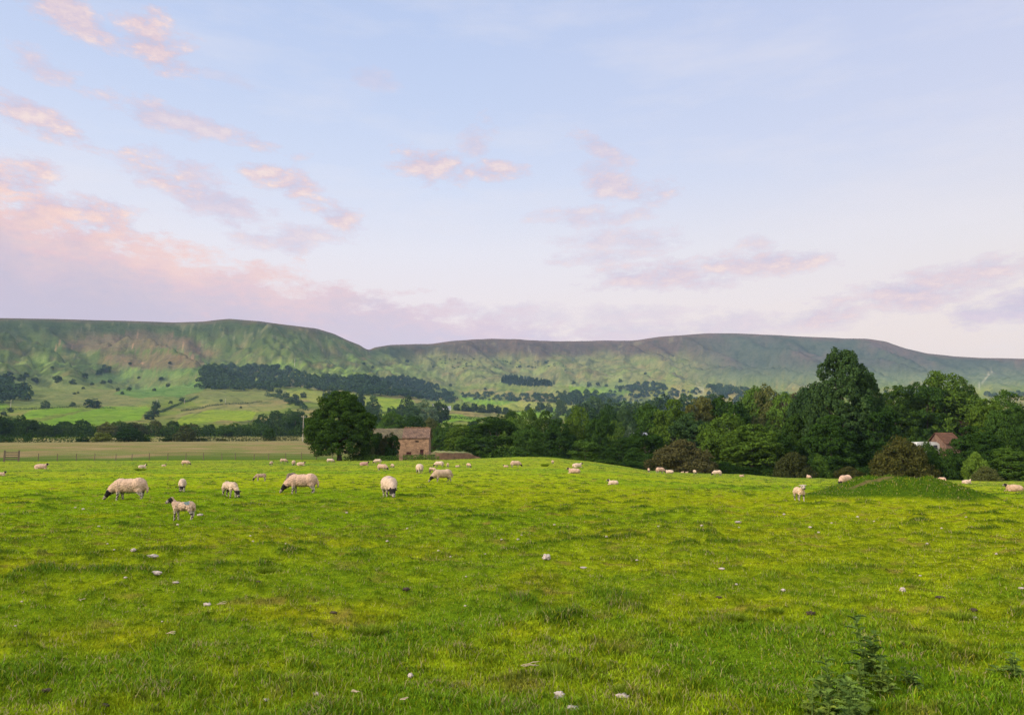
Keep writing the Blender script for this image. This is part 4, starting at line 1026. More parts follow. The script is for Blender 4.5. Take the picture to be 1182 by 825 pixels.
gt = empty('timber_gate', (g[0], g[1], g[2]-.05), ra, 'dark weathered timber gate between the barn and the ruined wall', 'gate')
for x in (-.62, .55): MB().box(x, x+.13, 0, .13, -.1, 1.35, jit=.01).build('post', M_WOOD, gt)
m = MB()
for k in range(5): m.box(-.48, .54, .03, .08, .18+k*.24, .3+k*.24, jit=.006)
m.build('rails', M_WOOD, gt)
# squared sandstone post in front of the barn
g = at_r(463, 111)
pm = MB().box(-.24, .24, -.2, .2, -.2, .62, jit=.02); pm.box(-.2, .2, -.17, .17, .62, .78, jit=.03)
tag(pm.build('stone_post', M_STONE), 'squat pale sandstone gatepost standing in front of the barn', 'post').location = (g[0], g[1], g[2])
def fence(label, pts, step, h, wires=3, jx=0., name='post_and_wire_fence', thick=.055):
    W3 = [Vector(at_r(*p)) for p in pts]
    e = empty(name, W3[0], 0, label, 'fence'); o0 = W3[0]
    P = []; rr = random.Random(len(label))
    for a, b in zip(W3[:-1], W3[1:]):
        n = max(1, int((b-a).length/step))
        for i in range(n): 
            q = a.lerp(b, (i+rr.uniform(-.12, .12)*(i > 0))/n); P.append((q.x, q.y, float(H(q.x, q.y))))
    P.append(tuple(W3[-1])); tops = []
    for i, p in enumerate(P):
        lx, ly = rr.uniform(-.05, .05), rr.uniform(-.05, .05); hh = h*rr.uniform(.9, 1.08)
        b = Vector(p)-o0
        MB().tube([b+Vector((0,0,-.2)), b+Vector((lx, ly, hh))], [thick, thick*.9], 6).build('post', M_WOOD, e)
        tops.append((b, Vector((lx, ly, hh))))
    for k in range(wires):
        f = .95-.3*k
        MB().tube([b+t*f for b, t in tops], .008, 4).build('wire', M_WIRE, e)
fence('post and wire fence along the near edge of the hay field', [(22,124),(110,124),(215,124),(330,123),(384,121)], 2.15, 1.12)
fence('short post and wire fence in front of the barn end', [(468,113),(500,115)], 1.0, 1.0, 2)
st = at_r(14, 122)
gt = empty('wooden_stile', (st[0], st[1], st[2]), R(28), 'brown wooden gate with two stout posts at the left end of the fence', 'gate')
for x in (-.9, .72): MB().box(x, x+.2, -.1, .1, -.2, 1.5, jit=.01).build('post', M_WOOD, gt)
m = MB()
for k in range(4): m.box(-.7, .72, -.03, .03, .25+k*.3, .38+k*.3, jit=.005)
m.build('rails', M_WOOD, gt)
def pole(px, py, hpx, label, rmin=200, r=None, arm=True, name='telegraph_pole'):
    if r: x, y, z = at_r(px, r)
    else: x, y, z, r = hit(px, py, rmin)
    h = hpx*y/F; e = empty(name, (x, y, z-.2), .3, label, 'pole')
    w_ = max(.11, r*.00022)
    MB().tube([(0,0,-.3),(0,0,h)], [w_*1.2, w_*.85], 8).build('shaft', M_POLE, e)
    if arm:
        MB().box(-.75, .75, -.05, .05, h-.55, h-.43).build('crossarm', M_POLE, e)
        m = MB()
        for q in (-.65, 0, .65): m.tube([(q, 0, h-.43), (q, 0, h-.24)], [.05, .03], 6)
        m.build('insulators', M_WHITE, e)
M_POLE = noisy('grey_pole', (.26,.22,.18), (.38,.33,.27), 4, .85)
pole(349, 511, 30, 'pale telegraph pole with a crossarm left of the big lone tree', r=287)
pole(12, 472, 11, 'tiny pale pole beside the wood on the left slope')
pole(181, 467, 7, 'tiny pole standing above the bright green valley field')
pole(213, 466, 6, 'tiny pole right of the small tree clump on the rough slope')
pole(260, 466, 6, 'tiny pole on the yellowish slope below the broad wood')
pole(340, 423, 9, 'thin pale mast rising above the broad wood', 1000, name='mast', arm=False)
# houses across the valley
def house(px, r, w, d, ze, zr, rz, wm, rm, label, z=None, nm='farmhouse', ch=True, cat='house', nwin=3):
    x, y, zz = at_r(px, r); zz = zz if z is None else z
    e = empty(nm, (x, y, zz), rz, label, cat)
    gable_walls(MB(), -w/2, w/2, -d/2, d/2, -1, ze, zr-.12).build('wall', wm, e)
    rf = slab_roof(MB(), -w/2-.2, w/2+.2, -d/2, d/2, ze+.05, zr+.05, .14, .3).build('roof', rm, e)
    if ch: MB().box(w/2-1.0, w/2-.3, -.35, .35, zr-.4, zr+1.0).build('chimney', wm, rf)
    for i in range(nwin):
        xc = -w/2+w*(i+.5)/nwin
        for zc in ([1.3, ze-.9] if ze > 4 else [1.4]):
            f = MB().box(xc-.5, xc+.5, -d/2-.05, -d/2+.02, zc-.55, zc+.55).build('window', M_WHITE, e)
            MB().box(xc-.4, xc+.4, -d/2-.058, -d/2-.052, zc-.45, zc+.45).build('pane', M_GLASS, f)
    return e
house(515, 1000, 11, 6, 4.2, 6.8, .3, M_WHITE, M_GREYS, 'white farmhouse at the edge of the valley wood')
house(502, 1040, 8, 6, 3.2, 5.5, -.2, M_RENDER, M_GREYS, 'pale outbuilding left of the white farmhouse', nm='outbuilding', ch=False)
house(731, 240, 9, 6, 5.2, 8.6, .2, M_BRICK, M_GREYS, 'house with a grey roof peeping between the trees of the wood', z=-1.6, nwin=0, ch=False)
house(806, 1950, 26, 12, 9, 14, .1, M_WHITE, M_GREYS, 'far white farmhouse in front of the right hill')
house(784, 1800, 18, 9, 6, 10, -.3, M_RENDER, M_GREYS, 'far grey farmhouse left of the far white one')
hb_ = house(1090.5, 160, 2.9, 6, 2.3, 4.35, .0, M_BRICK, M_TILE, 'small farm building with an orange brown tiled roof among the trees', nm='farm_building', ch=False, cat='building', nwin=0)
house(1119, 172, 4.6, 6, 4.6, 6.2, .05, M_BRICK, M_TILE, 'taller brown brick building half hidden behind the orange brown roofed one', nm='brick_building', ch=True, cat='building', nwin=0)
# white caravan
cx_, cy_, cz_ = at_r(1068, 158)
cv = empty('caravan', (cx_, cy_, cz_+.35), .12, 'white caravan with a rounded roof end among the trees', 'caravan')
prof = [(-2.4,.35),(-2.5,.9),(-2.45,1.8),(-2.3,2.3),(-1.9,2.52),(0,2.6),(1.6,2.5),(2.15,2.2),(2.5,1.6),(2.55,.9),(2.4,.35)]
vs = [(x, -1.05, z) for x, z in prof]+[(x, 1.05, z) for x, z in prof]; n = len(prof)
m = MB().add(vs, [tuple(range(n)), tuple(range(2*n-1, n-1, -1))]+[(i, i+n, (i+1) % n+n, (i+1) % n) for i in range(n)])
m.build('body', M_WHITE, cv)
for xa, xb in ((-1.6,-.9),(.9,1.7)): MB().box(xa, xb, -1.075, -1.055, 1.35, 1.95).build('window', M_GLASS, cv)
for q in (-1, 1):
    wh = MB().tube([(0, q*.85, .3), (0, q*1.02, .3)], [.32, .32], 16).build('wheel', M_DARK, cv)
MB().tube([(2.4,0,.4),(3.4,0,.42)], .05, 6).build('drawbar', M_GREYS, cv)

# ------------------------------------------------------------------ small things lying in the pasture
M_TUFT = noisy('loose_wool', (.26,.21,.18), (.50,.43,.38), 40, .95, .8, .01)
M_MUCK = noisy('dark_earth', (.03,.024,.015), (.08,.06,.04), 30, .95, .8, .02)
M_TWIG = noisy('dry_stalk', (.25,.19,.12), (.40,.33,.23), 20)
def lump(name, px, py, wpx, hf, label, cat, m, seed, group=None, elong=1.):
    x, y, z, r = hit(px, py, 2.)
    w = wpx*y/F*.8; rs = np.random.default_rng(seed)
    bm = bmesh.new(); bmesh.ops.create_icosphere(bm, subdivisions=4, radius=1)
    off = rs.random(3)*20
    for v in bm.verts:
        p = v.co; k = 1+.35*float(noise(p.x*1.6+off[0], p.y*1.6+p.z*1.9+off[1], seed))+.22*float(noise(p.x*5+off[1]+p.z*3, p.y*5, seed+1))+.12*float(noise(p.x*12+p.z*7, p.y*12+off[2], seed+2))
        v.co = Vector((p.x*w*.5*k, p.y*w*.5*k/elong, p.z*w*.5*hf*k))
    me = bpy.data.meshes.new(name); bm.to_mesh(me); bm.free(); me.polygons.foreach_set('use_smooth', [True]*len(me.polygons))
    o = obj(name, me, m); o.location = (x, y, z+w*.5*hf*.4+.006); o.rotation_euler = (0, 0, rs.uniform(-.5, .5))
    return tag(o, label, cat, group)
TUFT = [
 (646,805,15,.6,1.1,'left one of the two close tufts of loose wool at the bottom of the pasture'),
 (660,822,18,.6,1.1,'rounded tuft of wool cut by the bottom of the picture, lowest of the three'),
 (719,806,17,.5,1.4,'wool tuft with a pointed top lying apart to the right of the lowest three'),
 (631,645,11,.8,1.,'upright curled white tuft with a dark shadow in the middle of the pasture'),
 (673,656,10,.3,2.,'flat pale scrap just right of the upright curled tuft'),
 (175,643,15,.35,2.4,'long flat tuft of wool, upper one of the pair below the marked lamb'),
 (180,663,17,.35,2.8,'long curved tuft of wool, lower one of the pair below the marked lamb'),
 (154,636,7,.7,1.1,'small roundish wool tuft left of the long flat ones'),
 (145,667,5,.4,1.4,'tiny pale tuft left of the long curved one'),
 (203,673,8,.35,1.7,'faint buff tuft right of the long curved one'),
 (239,699,10,.5,1.6,'buff white tuft beside a dry stalk'),
 (231,595,7,.5,1.2,'little white tuft right behind the hind feet of the marked lamb'),
 (474,781,7,.8,1.,'small bright tuft with a dark base, low in the middle of the pasture'),
 (365,802,9,.5,1.7,'slanting pale tuft left of the small bright one, low in the picture'),
 (307,809,8,.5,1.3,'pale tuft lowest and leftmost of the small ones by the bottom edge'),
 (1042,682,7,.9,1.,'round white tuft like a puffball, on the right of the pasture'),
 (904,682,6,.6,1.4,'small white tuft left of the round puffball like one'),
 (833,657,8,.35,1.6,'flat white scrap right of a dark grass clump'),
 (852,603,9,.3,2.,'flat pale tuft in the middle distance below the flat lying lamb'),
 (1125,714,6,.6,1.2,'white tuft beside a dark molehill'),
 (1179,680,7,.4,1.6,'pale scrap at the right edge of the picture'),
]
for i, (px, py, w, hf, elg, lb) in enumerate(TUFT): lump('wool_tuft', px, py, w, hf, lb, 'wool tuft', M_TUFT, 500+i, 'tufts of loose wool on the grass', elg)
for i, (px, py) in enumerate([(602,618),(598,623),(579,623),(853,609),(850,675),(1062,665),(1087,610),(935,609),(945,615),(132,635),(124,628),(205,606),(289,619),(292,625),(447,625),(506,636),(760,608),(810,607),(735,647),(538,666),(1009,602),(1070,628),(520,643),(87,586),(96,588),(114,608),(960,604),(990,597),(640,606),(470,610),(335,610),(537,700),(330,628),(1115,597),(905,594),(400,592),(560,640),(700,620),(25,695),(18,723),(187,718),(1150,640)]):
    lump('wool_scrap', px, py, 2.6+1.6*((i*37) % 10)/10, .6, 'tiny pale scrap of wool, a mere speck in the grass', 'wool tuft', M_TUFT, 600+i, 'tiny specks of wool scattered over the pasture', 1.3)
for i, (px, py, w, hf, lb) in enumerate([(1124,705,10,.45,'small black molehill right of the thistles'),(936,709,13,.4,'small black molehill just above the tall thistle'),(53,798,12,.4,'dark brown dung heap near the lower left corner'),(120,816,13,.4,'dark dung heap by the bottom edge at the left'),(469,681,9,.5,'reddish brown clod in the middle of the pasture'),(830,690,8,.35,'dark flat clod in the right middle of the pasture'),(385,708,10,.35,'dark clod with dry grass left of the middle'),(1085,690,11,.3,'flat reddish brown clod near the right edge'),(298,672,6,.5,'small black clod left of the middle'),(905,563,5,.3,'dark clod left of the staring lamb')]):
    lump('earth_clod', px, py, w, hf, lb, 'clod', M_MUCK, 700+i, 'clods and molehills in the pasture', 1.4)
def stalk(px, py, wpx, label, seed, up=.25):
    x, y, z, r = hit(px, py, 2.); L_ = wpx*y/F*.7; rr = random.Random(seed); m = MB()
    for k in range(3):
        a = rr.uniform(-.6, .6); p = Vector((-L_/2*rr.uniform(.6, 1), rr.uniform(-.03, .03), .03)); pts = [p]
        for q in range(5): p = p+Vector((math.cos(a)*L_/5, math.sin(a)*L_/5, rr.uniform(-.3, .5)*L_*up*.4)); a += rr.uniform(-.35, .35); pts.append(p.copy())
        m.tube(pts, [.0028]*5+[.0015], 5)
    o = m.build('dry_stalk', M_TWIG); o.location = (x, y, z+.02); tag(o, label, 'dry stalk', 'dry stalks lying in the grass')
for i, (px, py, w, lb) in enumerate([(256,702,14,'forked pale stalk right beside a buff white wool tuft'),(197,737,14,'forked pale stalk low on the left of the pasture'),(610,776,28,'thin curved dry stalk low in the middle of the pasture'),(466,815,12,'slanting dry stalk at the bottom edge'),(410,806,14,'thin dry stalk at the bottom edge between two tufts'),(95,697,8,'short upright stalk on the left of the pasture'),(1185,668,8,'dry stalk by the right edge')]):
    stalk(px, py, w, lb, 40+i, .5)
# thistles
M_TH = leaf_mat('thistle_leaves', (.11,.175,.035), .5, .25)
def thistle(px, py, hpx, wpx, label, seed, stems=3):
    x, y, z, r = hit(px, py, 2.); h = hpx*y/F; wd = wpx*y/F
    e = empty('thistle', (x, y, z-.01), 0, label, 'thistle', 'thistles in the near pasture'); rr = random.Random(seed); st = MB(); V = []; Fc = []
    for s in range(stems):
        hh = h*(1 if s == 0 else rr.uniform(.35, .8)); ox, oy = (0, 0) if s == 0 else (rr.uniform(-.5, .5)*wd, rr.uniform(-.4, .4)*wd)
        lx, ly = rr.uniform(-.12, .12)*hh, rr.uniform(-.1, .1)*hh
        pts = [Vector((ox+lx*t*t, oy+ly*t*t, hh*t)) for t in (0, .25, .5, .75, 1)]
        st.tube(pts, [.007,.006,.005,.004,.003], 6)
        n = int(9+hh*36); ang = rr.uniform(0, 6)
        for k in range(n):
            t = (k/n)**1.15*.97+.02; ang += 2.4; b = Vector((ox+lx*t*t, oy+ly*t*t, hh*t))
            ll = (.15*(1-.5*t)+.02)*rr.uniform(.75, 1.2)*(h/.45)**.5; dz = rr.uniform(.2, .95)-(.25*(1-t)); dr = Vector((math.cos(ang), math.sin(ang), dz)).normalized()
            sd = dr.cross(Vector((0,0,1))).normalized(); upv = sd.cross(dr)
            ns = 6; i0 = len(V)
            for q in range(ns*2+1):
                u = q/(ns*2); c = b+dr*ll*u-Vector((0,0,1))*ll*.30*u*u; wv = ll*.30*math.sin(math.pi*min(u*1.05+.08, 1))**.7*(1.0 if q % 2 else .38)
                V += [c+sd*wv+upv*wv*.5, c, c-sd*wv+upv*wv*.5]
            for q in range(ns*2):
                a = i0+3*q; Fc += [(a, a+3, a+4, a+1), (a+1, a+4, a+5, a+2)]
        top = pts[-1]
    st.build('stem', M_TH, e)
    me = bpy.data.meshes.new('leaves'); me.from_pydata([tuple(v) for v in V], [], Fc); me.update(); obj('leaves', me, M_TH, e)
thistle(998, 783, 70, 34, 'tallest thistle, upright and leafy, near the lower right corner', 1, 3)
thistle(1018, 800, 38, 40, 'low spreading thistle touching the right side of the tallest one', 2, 5)
thistle(958, 806, 46, 40, 'bushy thistle left of the tallest one, nearer the bottom edge', 3, 5)
thistle(985, 834, 48, 60, 'thistle clump cut by the bottom edge below the tallest one', 4, 6)
thistle(938, 828, 30, 46, 'low thistle rosette at the bottom edge left of the clump', 6, 4)
thistle(1172, 783, 30, 34, 'small thistle at the right edge of the picture', 5, 4)
thistle(1046, 790, 22, 30, 'small thistle rosette right of the low spreading one', 7, 3)

for q, (pts, lb) in enumerate([([(400,113.5),(468,113.5)], 'rank grass growing under the lone tree and the barn shrubs'), ([(466,112),(502,114)], 'rank green grass along the foot of the barn')]):
    tag(hedge(lb, pts, .75, 1.6, 170, 'bright', 50+q, 'rank_grass', .22), kind='stuff')
# ------------------------------------------------------------------ grass blades
M_BLADE = blade_mat('grass_blades')
def pasture_edge(az): return np.interp(az, [float(px_az(p)) for p in (-400,0,424,500,560,640,2000)], [123,123,121,111,99,93,93])
def blades(r0, r1, n, seed, hs, wmul, seg):
    r = np.random.default_rng(seed)
    rr = np.exp(r.uniform(math.log(r0), math.log(r1), n)); az = r.uniform(-R(38.5), R(38.5), n)
    k = rr < pasture_edge(az)-1; rr = rr[k]; az = az[k]
    x = rr*np.sin(az); y = rr*np.cos(az); n = len(x)
    t = tuss(x, y); m = mound(x, y)
    keep = r.random(n) < .55+.45*np.maximum(t, sstep(.05, .3, m)); x, y, rr, t, m = x[keep], y[keep], rr[keep], t[keep], m[keep]; n = len(x)
    bare = (path_d(x, y) < .36) & (x > 11.1) & (x < 14.8) & (r.random(n) < .85)
    h = (.020+.016*(1-sstep(4, 9, rr))+.014*fbm(x*.8, y*.8, 2, 55)+.030*t**1.3+.03*sstep(.1, .35, m))*r.uniform(.55, 1.35, n)*hs
    h = np.where(bare, .001, h)
    stalk_ = r.random(n) < .012; h = np.where(stalk_, h*1.7+.02, h)
    w = (.0035+.0007*rr*wmul)*r.uniform(.7, 1.3, n)*np.where(stalk_, .6, 1)
    z = H(x, y)-.004
    a = r.uniform(0, 2*np.pi, n); sx, sy = np.cos(a)*w*.5, np.sin(a)*w*.5
    # width stays visible: turn blades mostly across the radius in the distance is not needed
    la = r.uniform(0, 2*np.pi, n); ln = h*r.uniform(.15, .95, n)
    bx, by = np.cos(la)*ln, np.sin(la)*ln
    C = pasture_col(x, y)
    C *= (1+.36*r.normal(size=n).clip(-1.8, 1.8))[:, None]
    yel = r.random(n) < .12; C = np.where(yel[:, None], C*.4+np.array([.30,.28,.01])*.6, C)
    dead = r.random(n) < .03+.22*sstep(.15, .4, fbm(x*2.2, y*2.2, 2, 58)); C = np.where((dead | stalk_)[:, None], C*.2+np.array([.33,.26,.13])*.8, C)
    C = np.clip(C, .004, .6)
    P = lambda X_, Y_, Z_: np.stack([X_, Y_, Z_], -1)
    b0 = P(x-sx, y-sy, z); b1 = P(x+sx, y+sy, z)
    if seg == 2:
        m0 = P(x-sx*.75+bx*.35, y-sy*.75+by*.35, z+h*.6); m1 = P(x+sx*.75+bx*.35, y+sy*.75+by*.35, z+h*.6); tp = P(x+bx, y+by, z+h*.95)
        V = np.stack([b0, b1, m1, m0, tp], 1); c = np.repeat(C[:, None], 5, 1); i = np.arange(n)*5
        return V.reshape(-1, 3), c.reshape(-1, 3), [np.stack([i, i+1, i+2, i+3], -1), np.stack([i+3, i+2, i+4], -1)]
    tp = P(x+bx*.8, y+by*.8, z+h)
    V = np.stack([b0, b1, tp], 1); c = np.repeat(C[:, None], 3, 1); i = np.arange(n)*3
    return V.reshape(-1, 3), c.reshape(-1, 3), [np.stack([i, i+1, i+2], -1)]
VV, CCg, QF, TF = [], [], [], []; off = 0
for args in ((3.0, 7.0, 330000, 1, 1., 1., 2), (7.0, 16, 330000, 2, 1.05, 1.1, 1), (16, 40, 300000, 3, 1.1, 1.2, 1), (40, 124, 220000, 4, 1.2, 1.2, 1)):
    v, c, fs = blades(*args)
    VV.append(v); CCg.append(c)
    for f in fs: (QF if f.shape[1] == 4 else TF).append(f+off)
    off += len(v)
gme = np_mesh('grass', np.concatenate(VV), [np.concatenate(QF), np.concatenate(TF)], False, np.concatenate(CCg))
tag(obj('grass', gme, M_BLADE), 'short cropped pasture grass with darker tussocks', 'grass', None, 'stuff')
def tussock(px, py, wpx, hpx, label, seed):
    x, y, z, r_ = hit(px, py, 3.); w = wpx*y/F; h = hpx*y/F; r = np.random.default_rng(seed); n = 520
    a = r.uniform(0, 6.28, n); d = np.sqrt(r.random(n))*w*.32; bx, by = np.cos(a)*d, np.sin(a)*d; o = r.uniform(.1, 1., n)*w*.6
    ww = w*.012+.004; s = r.uniform(0, 6.28, n); hh = h*r.uniform(.5, 1.1, n)
    V = np.stack([np.stack([bx-np.cos(s)*ww, by-np.sin(s)*ww, 0*a-.02], -1), np.stack([bx+np.cos(s)*ww, by+np.sin(s)*ww, 0*a-.02], -1), np.stack([bx+np.cos(a)*o, by+np.sin(a)*o, hh], -1)], 1)
    C = np.clip(np.array([.13,.19,.01])*(1+.4*r.normal(size=n)).clip(.3, 2)[:, None], .004, .5)
    me = np_mesh('grass_tussock', V.reshape(-1, 3), np.arange(3*n).reshape(-1, 3), False, np.repeat(C, 3, 0))
    tag(obj('grass_tussock', me, M_BLADE, None, (x, y, z)), label, 'grass tussock', 'rough tussocks standing out of the pasture')
for i, q in enumerate([(629,538,9,3.5,'dark rush tussock on the pasture crest'),(1105,716,30,10,'shaggy dark tussock right of the thistles'),(1070,742,26,8,'dark tussock just above the thistles on their right'),(895,707,14,6,'dark tussock above the left of the thistles'),(430,730,30,9,'coarse tussock low on the left of the middle'),(640,780,34,11,'coarse dark tussock low in the middle'),(722,800,22,7,'tussock just above the pointed wool tuft'),(310,660,22,6,'dark tussock on the left of the middle pasture'),(850,715,20,7,'tussock in the right middle of the pasture'),(1158,540,10,5,'clump of rough grass at the far right pasture edge'),(162,543,11,3.,'dark grass clump by the black faced lying lamb')]):
    tussock(*q[:4], q[4], 900+i)
# ------------------------------------------------------------------ light, sky and air
SUN_AZ, SUN_EL, EXPO = R(-112), R(23), 0.2       # azimuth clockwise from the view direction: behind the camera, to the left
w = bpy.data.worlds.new('World'); sc.world = w; w.use_nodes = True
nt = w.node_tree; nt.nodes.clear(); L = nt.links
geo = N(nt, 'ShaderNodeTexCoord'); D = geo.outputs['Generated']
sep = N(nt, 'ShaderNodeSeparateXYZ'); L.new(D, sep.inputs[0])
dx_, dy_, dz_ = sep.outputs
el = math_(nt, 'MULTIPLY', math_(nt, 'ARCSINE', dz_), 180/math.pi)
azn = math_(nt, 'MULTIPLY', math_(nt, 'ARCTAN2', dx_, dy_), 180/math.pi)
K = 1/2**EXPO
def lin(r, g, b): 
    return tuple((c/255/12.92 if c/255 < .04045 else ((c/255+.055)/1.055)**2.4) for c in (r, g, b))
eln = math_(nt, 'DIVIDE', el, 60, clamp=True)
base = ramp(nt, eln, [(0, lin(249,228,216)), (6/60, lin(247,229,221)), (10.5/60, lin(245,233,232)), (15/60, lin(236,234,242)), (20/60, lin(215,224,245)), (26/60, lin(199,213,242)), (33/60, lin(186,203,238)), (1, lin(170,190,232))])
# right side of the view is a little more lilac and pale
rt = math_(nt, 'MULTIPLY', math_(nt, 'SMOOTH_MIN', math_(nt, 'DIVIDE', math_(nt, 'ADD', azn, 5), 40, clamp=True), 1, .1), .55)
rt_el = ramp(nt, eln, [(0, lin(253,232,206)), (8/60, lin(249,232,216)), (14/60, lin(237,230,228)), (22/60, lin(212,213,234)), (36/60, lin(200,205,234)), (1, lin(190,198,230))])
base = mixc(nt, base, rt_el, rt)
# clouds: soft patches in the air, az / el / half width / half height / slope / weight / warm
CL = [(-33,27.8,4.2,1.1,-.32,.9,.75),(-27.5,27.4,2.6,1.5,-.1,1,.65),(-34,24.3,1.8,.8,-.2,.7,.75),(-25,22.6,6,.75,-.12,.75,.7),(-34.5,21.2,3.2,.9,-.25,.9,.85),
 (-24,18.3,4.2,1.5,-.28,.8,.25),(-26,18.9,2.6,.9,-.3,.9,.95),(-17.5,19.6,2.6,.9,-.1,.9,1),(-14,17.7,2.2,.9,-.35,.85,.95),(-17,15.6,3.8,.9,.1,.65,.8),(-35,17.4,2.2,1.3,.1,1,.95),
 (-32,15.2,4.4,1.5,.05,1,.85),(-6.5,21.4,2.8,1.2,-.05,.9,.75),(-1.8,21.2,2.5,.7,-.05,.85,.75),(-2.8,23.6,1.6,1.2,.6,.6,.7),(7.5,22.5,2.6,.7,-.5,.65,.75),(6.8,21.2,1.7,.7,0,.5,.75),(9.3,19.8,3.4,1.,-.12,.75,.8),
 (6,17.8,4,.7,0,.6,.8),(9.5,16,4.5,.8,0,.6,.7),(12,13.1,5.4,1.1,-.02,.85,.5),(7,14.8,4,.6,.05,.6,.7),(18.5,13.6,4.6,.9,-.02,.8,.8),(19,15,1.4,.6,0,.6,.9),(29,10.6,7,1.2,.16,.85,.6),(23,9.2,6,.7,.12,.5,.25),(35.5,9.2,4,1.0,.1,.9,.0),
 (0,10.4,14,.8,-.02,.5,.1),(12,9.0,14,.9,.02,.6,.1),(-11,27.3,2,.6,-.1,.35,.6),(-3.5,24,1,.5,.5,.4,.6),(-22,26,2,.4,-.1,.3,.6)]
nv = N(nt, 'ShaderNodeCombineXYZ'); L.new(math_(nt, 'MULTIPLY', azn, .32), nv.inputs[0]); L.new(math_(nt, 'MULTIPLY', el, .72), nv.inputs[1])
n1 = nz(nt, nv.outputs[0], 1.0, 9, .66)
nv2 = N(nt, 'ShaderNodeVectorMath', operation='ADD', inp={1: (.14,-.38,0)}); L.new(nv.outputs[0], nv2.inputs[0])
n2 = nz(nt, nv2.outputs[0], 1.0, 9, .66)
nvv = N(nt, 'ShaderNodeCombineXYZ'); L.new(math_(nt, 'MULTIPLY', azn, .05), nvv.inputs[0]); L.new(math_(nt, 'MULTIPLY', el, .2), nvv.inputs[1])
n3 = nz(nt, nv.outputs[0], .45, 4, .55)
ncen = math_(nt, 'MULTIPLY', math_(nt, 'SUBTRACT', n1, .5), 6.4)
tot = None; warm = None
for a, e, sa, se, sl, wt, wm in CL:
    da = math_(nt, 'SUBTRACT', azn, float(a))
    de = math_(nt, 'SUBTRACT', el, float(e))
    de2 = math_(nt, 'MULTIPLY_ADD', da, -sl, de)
    q = math_(nt, 'ADD', math_(nt, 'POWER', math_(nt, 'ABSOLUTE', math_(nt, 'DIVIDE', da, float(sa))), 2), math_(nt, 'POWER', math_(nt, 'ABSOLUTE', math_(nt, 'DIVIDE', de2, float(se))), 2))
    m = math_(nt, 'ADD', math_(nt, 'MULTIPLY_ADD', q, -.75, 1.3), ncen)
    m = math_(nt, 'MULTIPLY', math_(nt, 'MULTIPLY', math_(nt, 'MAXIMUM', m, 0), .8, clamp=True), wt)
    ww = math_(nt, 'MULTIPLY', m, wm)
    tot = m if tot is None else math_(nt, 'MAXIMUM', tot, m)
    warm = ww if warm is None else math_(nt, 'MAXIMUM', warm, ww)
dens = math_(nt, 'SMOOTHSTEP' if False else 'MULTIPLY', tot, 1, clamp=True)
lit = math_(nt, 'MULTIPLY_ADD', math_(nt, 'SUBTRACT', n1, n2), 3.2, .5, clamp=True)
pink = ramp(nt, lit, [(0, lin(226,200,212)), (.45, lin(246,208,203)), (1, lin(253,226,214))])
pink = mixc(nt, lin(228,208,222), pink, math_(nt, 'MULTIPLY_ADD', warm, 1.2, .1, clamp=True))
shade = mixc(nt, lin(203,195,216), pink, math_(nt, 'MULTIPLY_ADD', lit, .8, math_(nt, 'MULTIPLY', warm, .25), clamp=True))
veil = nz(nt, nvv.outputs[0], 1.0, 5, .6)
base = mixc(nt, base, lin(240,234,238), math_(nt, 'MULTIPLY', math_(nt, 'SUBTRACT', veil, .48), 1.5, clamp=True))
sky1 = mixc(nt, base, shade, math_(nt, 'MULTIPLY', dens, .88))
# the long bank low on the left
top = math_(nt, 'MULTIPLY_ADD', azn, -.17, 10.6)                     # top edge of the bank, degrees
topn = math_(nt, 'ADD', top, math_(nt, 'MULTIPLY', math_(nt, 'SUBTRACT', n1, .5), 9.0))
bank = math_(nt, 'DIVIDE', math_(nt, 'SUBTRACT', topn, el), 1.7, clamp=True)
bank = math_(nt, 'MULTIPLY', bank, math_(nt, 'DIVIDE', math_(nt, 'SUBTRACT', 14.0, azn), 16, clamp=True))
bh = math_(nt, 'DIVIDE', math_(nt, 'SUBTRACT', topn, el), 6.0, clamp=True)
bm = math_(nt, 'MULTIPLY_ADD', math_(nt, 'SUBTRACT', n3, .5), 2.2, bh, clamp=True)
leftw = math_(nt, 'DIVIDE', math_(nt, 'MULTIPLY', math_(nt, 'ADD', azn, 4), -1), 26, clamp=True)
bcol = ramp(nt, bm, [(0, lin(245,208,202)), (.3, lin(231,197,202)), (.6, lin(208,191,207)), (1, lin(202,190,207))])
bcol = mixc(nt, lin(222,212,226), bcol, math_(nt, 'MULTIPLY_ADD', leftw, .6, .4))
bcol = mixc(nt, bcol, lin(253,216,202), math_(nt, 'MULTIPLY', math_(nt, 'MULTIPLY', math_(nt, 'SUBTRACT', 1.0, bh), lit), math_(nt, 'MULTIPLY', leftw, 1.1), clamp=True))
sky2 = mixc(nt, sky1, bcol, math_(nt, 'MULTIPLY', bank, .92))
# the half of the sky behind the camera, where the sun is going down, is brighter
back = math_(nt, 'MULTIPLY_ADD', dy_, -1.4, .05, clamp=True)
zen = math_(nt, 'DIVIDE', math_(nt, 'SUBTRACT', el, 38), 25, clamp=True)
bst = math_(nt, 'MAXIMUM', back, math_(nt, 'MULTIPLY', zen, .8))
BOOST = 1.55
sky3 = mixc(nt, sky2, (1.0,.93,.80), math_(nt, 'MULTIPLY', bst, .6))
gain = math_(nt, 'MULTIPLY_ADD', bst, BOOST*K, K)
bg1 = N(nt, 'ShaderNodeBackground'); L.new(sky3, bg1.inputs[0]); L.new(gain, bg1.inputs[1])
nish = N(nt, 'ShaderNodeTexSky', sky_type='NISHITA', sun_disc=False, sun_elevation=SUN_EL, sun_rotation=SUN_AZ)
bg2 = N(nt, 'ShaderNodeBackground', inp={1: .05}); L.new(nish.outputs[0], bg2.inputs[0])
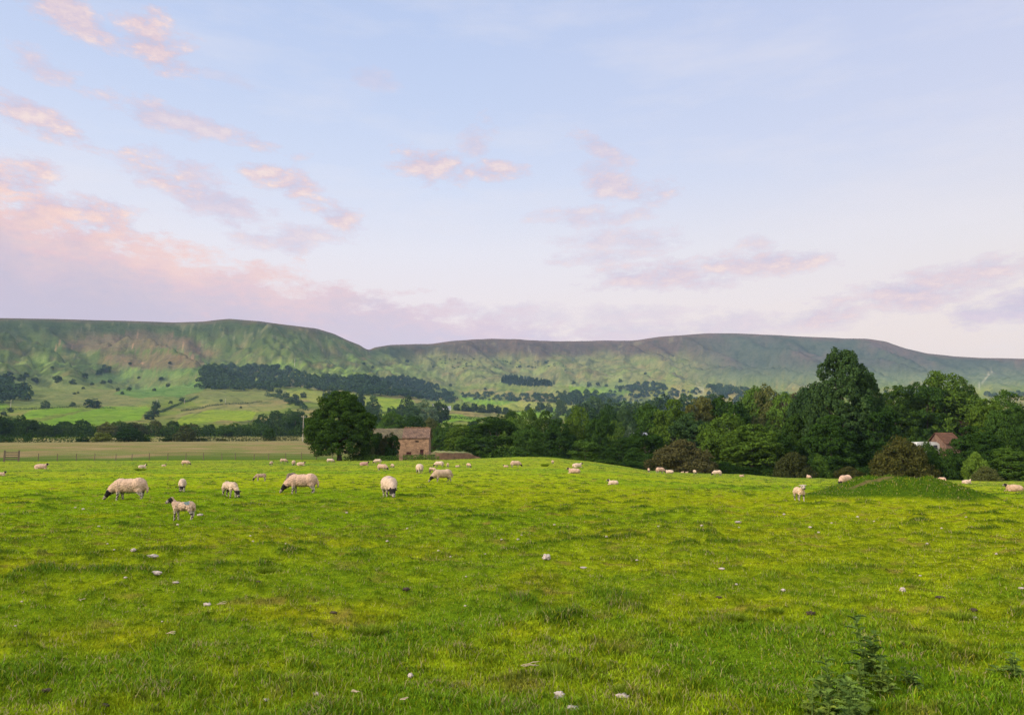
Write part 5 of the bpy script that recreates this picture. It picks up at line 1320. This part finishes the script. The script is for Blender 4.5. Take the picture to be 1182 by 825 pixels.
# the Sky Texture lights the scene from above and behind; ahead, thin high cloud covers it
msh = N(nt, 'ShaderNodeMixShader'); L.new(bst, msh.inputs[0]); L.new(bg1.outputs[0], msh.inputs[1])
ash = N(nt, 'ShaderNodeAddShader'); L.new(bg1.outputs[0], ash.inputs[0]); L.new(bg2.outputs[0], ash.inputs[1])
L.new(ash.outputs[0], msh.inputs[2])
wo = N(nt, 'ShaderNodeOutputWorld'); L.new(msh.outputs[0], wo.inputs[0])
w.cycles.sampling_method = 'MANUAL'; w.cycles.sample_map_resolution = 1024
sl = bpy.data.lights.new('sun', 'SUN'); sl.energy = 4.3; sl.angle = R(5); sl.color = (1, .86, .68)
so = bpy.data.objects.new('sun', sl); COL.objects.link(so); so.location = (-30, -30, 40)
sd = Vector((math.sin(SUN_AZ)*math.cos(SUN_EL), math.cos(SUN_AZ)*math.cos(SUN_EL), math.sin(SUN_EL)))
so.rotation_euler = sd.to_track_quat('Z', 'Y').to_euler()
# haze
HAZE = 0.65e-4
hb = MB().box(-5450, 5450, -5450, 5450, float(Z.min())-1.5, float(Z.max())+12)
m, hnt, _, hl_ = mat('haze_air')
pv = N(hnt, 'ShaderNodeVolumePrincipled'); pv.inputs['Color'].default_value = (.45,.66,1.0,1); pv.inputs['Density'].default_value = HAZE
pv.inputs['Anisotropy'].default_value = 0.1
ho = N(hnt, 'ShaderNodeOutputMaterial'); hl_.new(pv.outputs[0], ho.inputs['Volume'])
hz = tag(hb.build('haze', m), kind='stuff')
sc.view_settings.view_transform = 'Standard'; sc.view_settings.look = 'None'; sc.view_settings.exposure = EXPO; sc.view_settings.gamma = 1; sc.view_settings.use_curve_mapping = False
cy = sc.cycles
cy.use_denoising = True; cy.denoising_prefilter = 'NONE'; cy.denoising_input_passes = 'RGB_ALBEDO_NORMAL'; cy.max_bounces = 6; cy.diffuse_bounces = 3; cy.glossy_bounces = 1; cy.transmission_bounces = 2; cy.transparent_max_bounces = 4; cy.volume_bounces = 0
cy.use_adaptive_sampling = True; cy.adaptive_threshold = .01
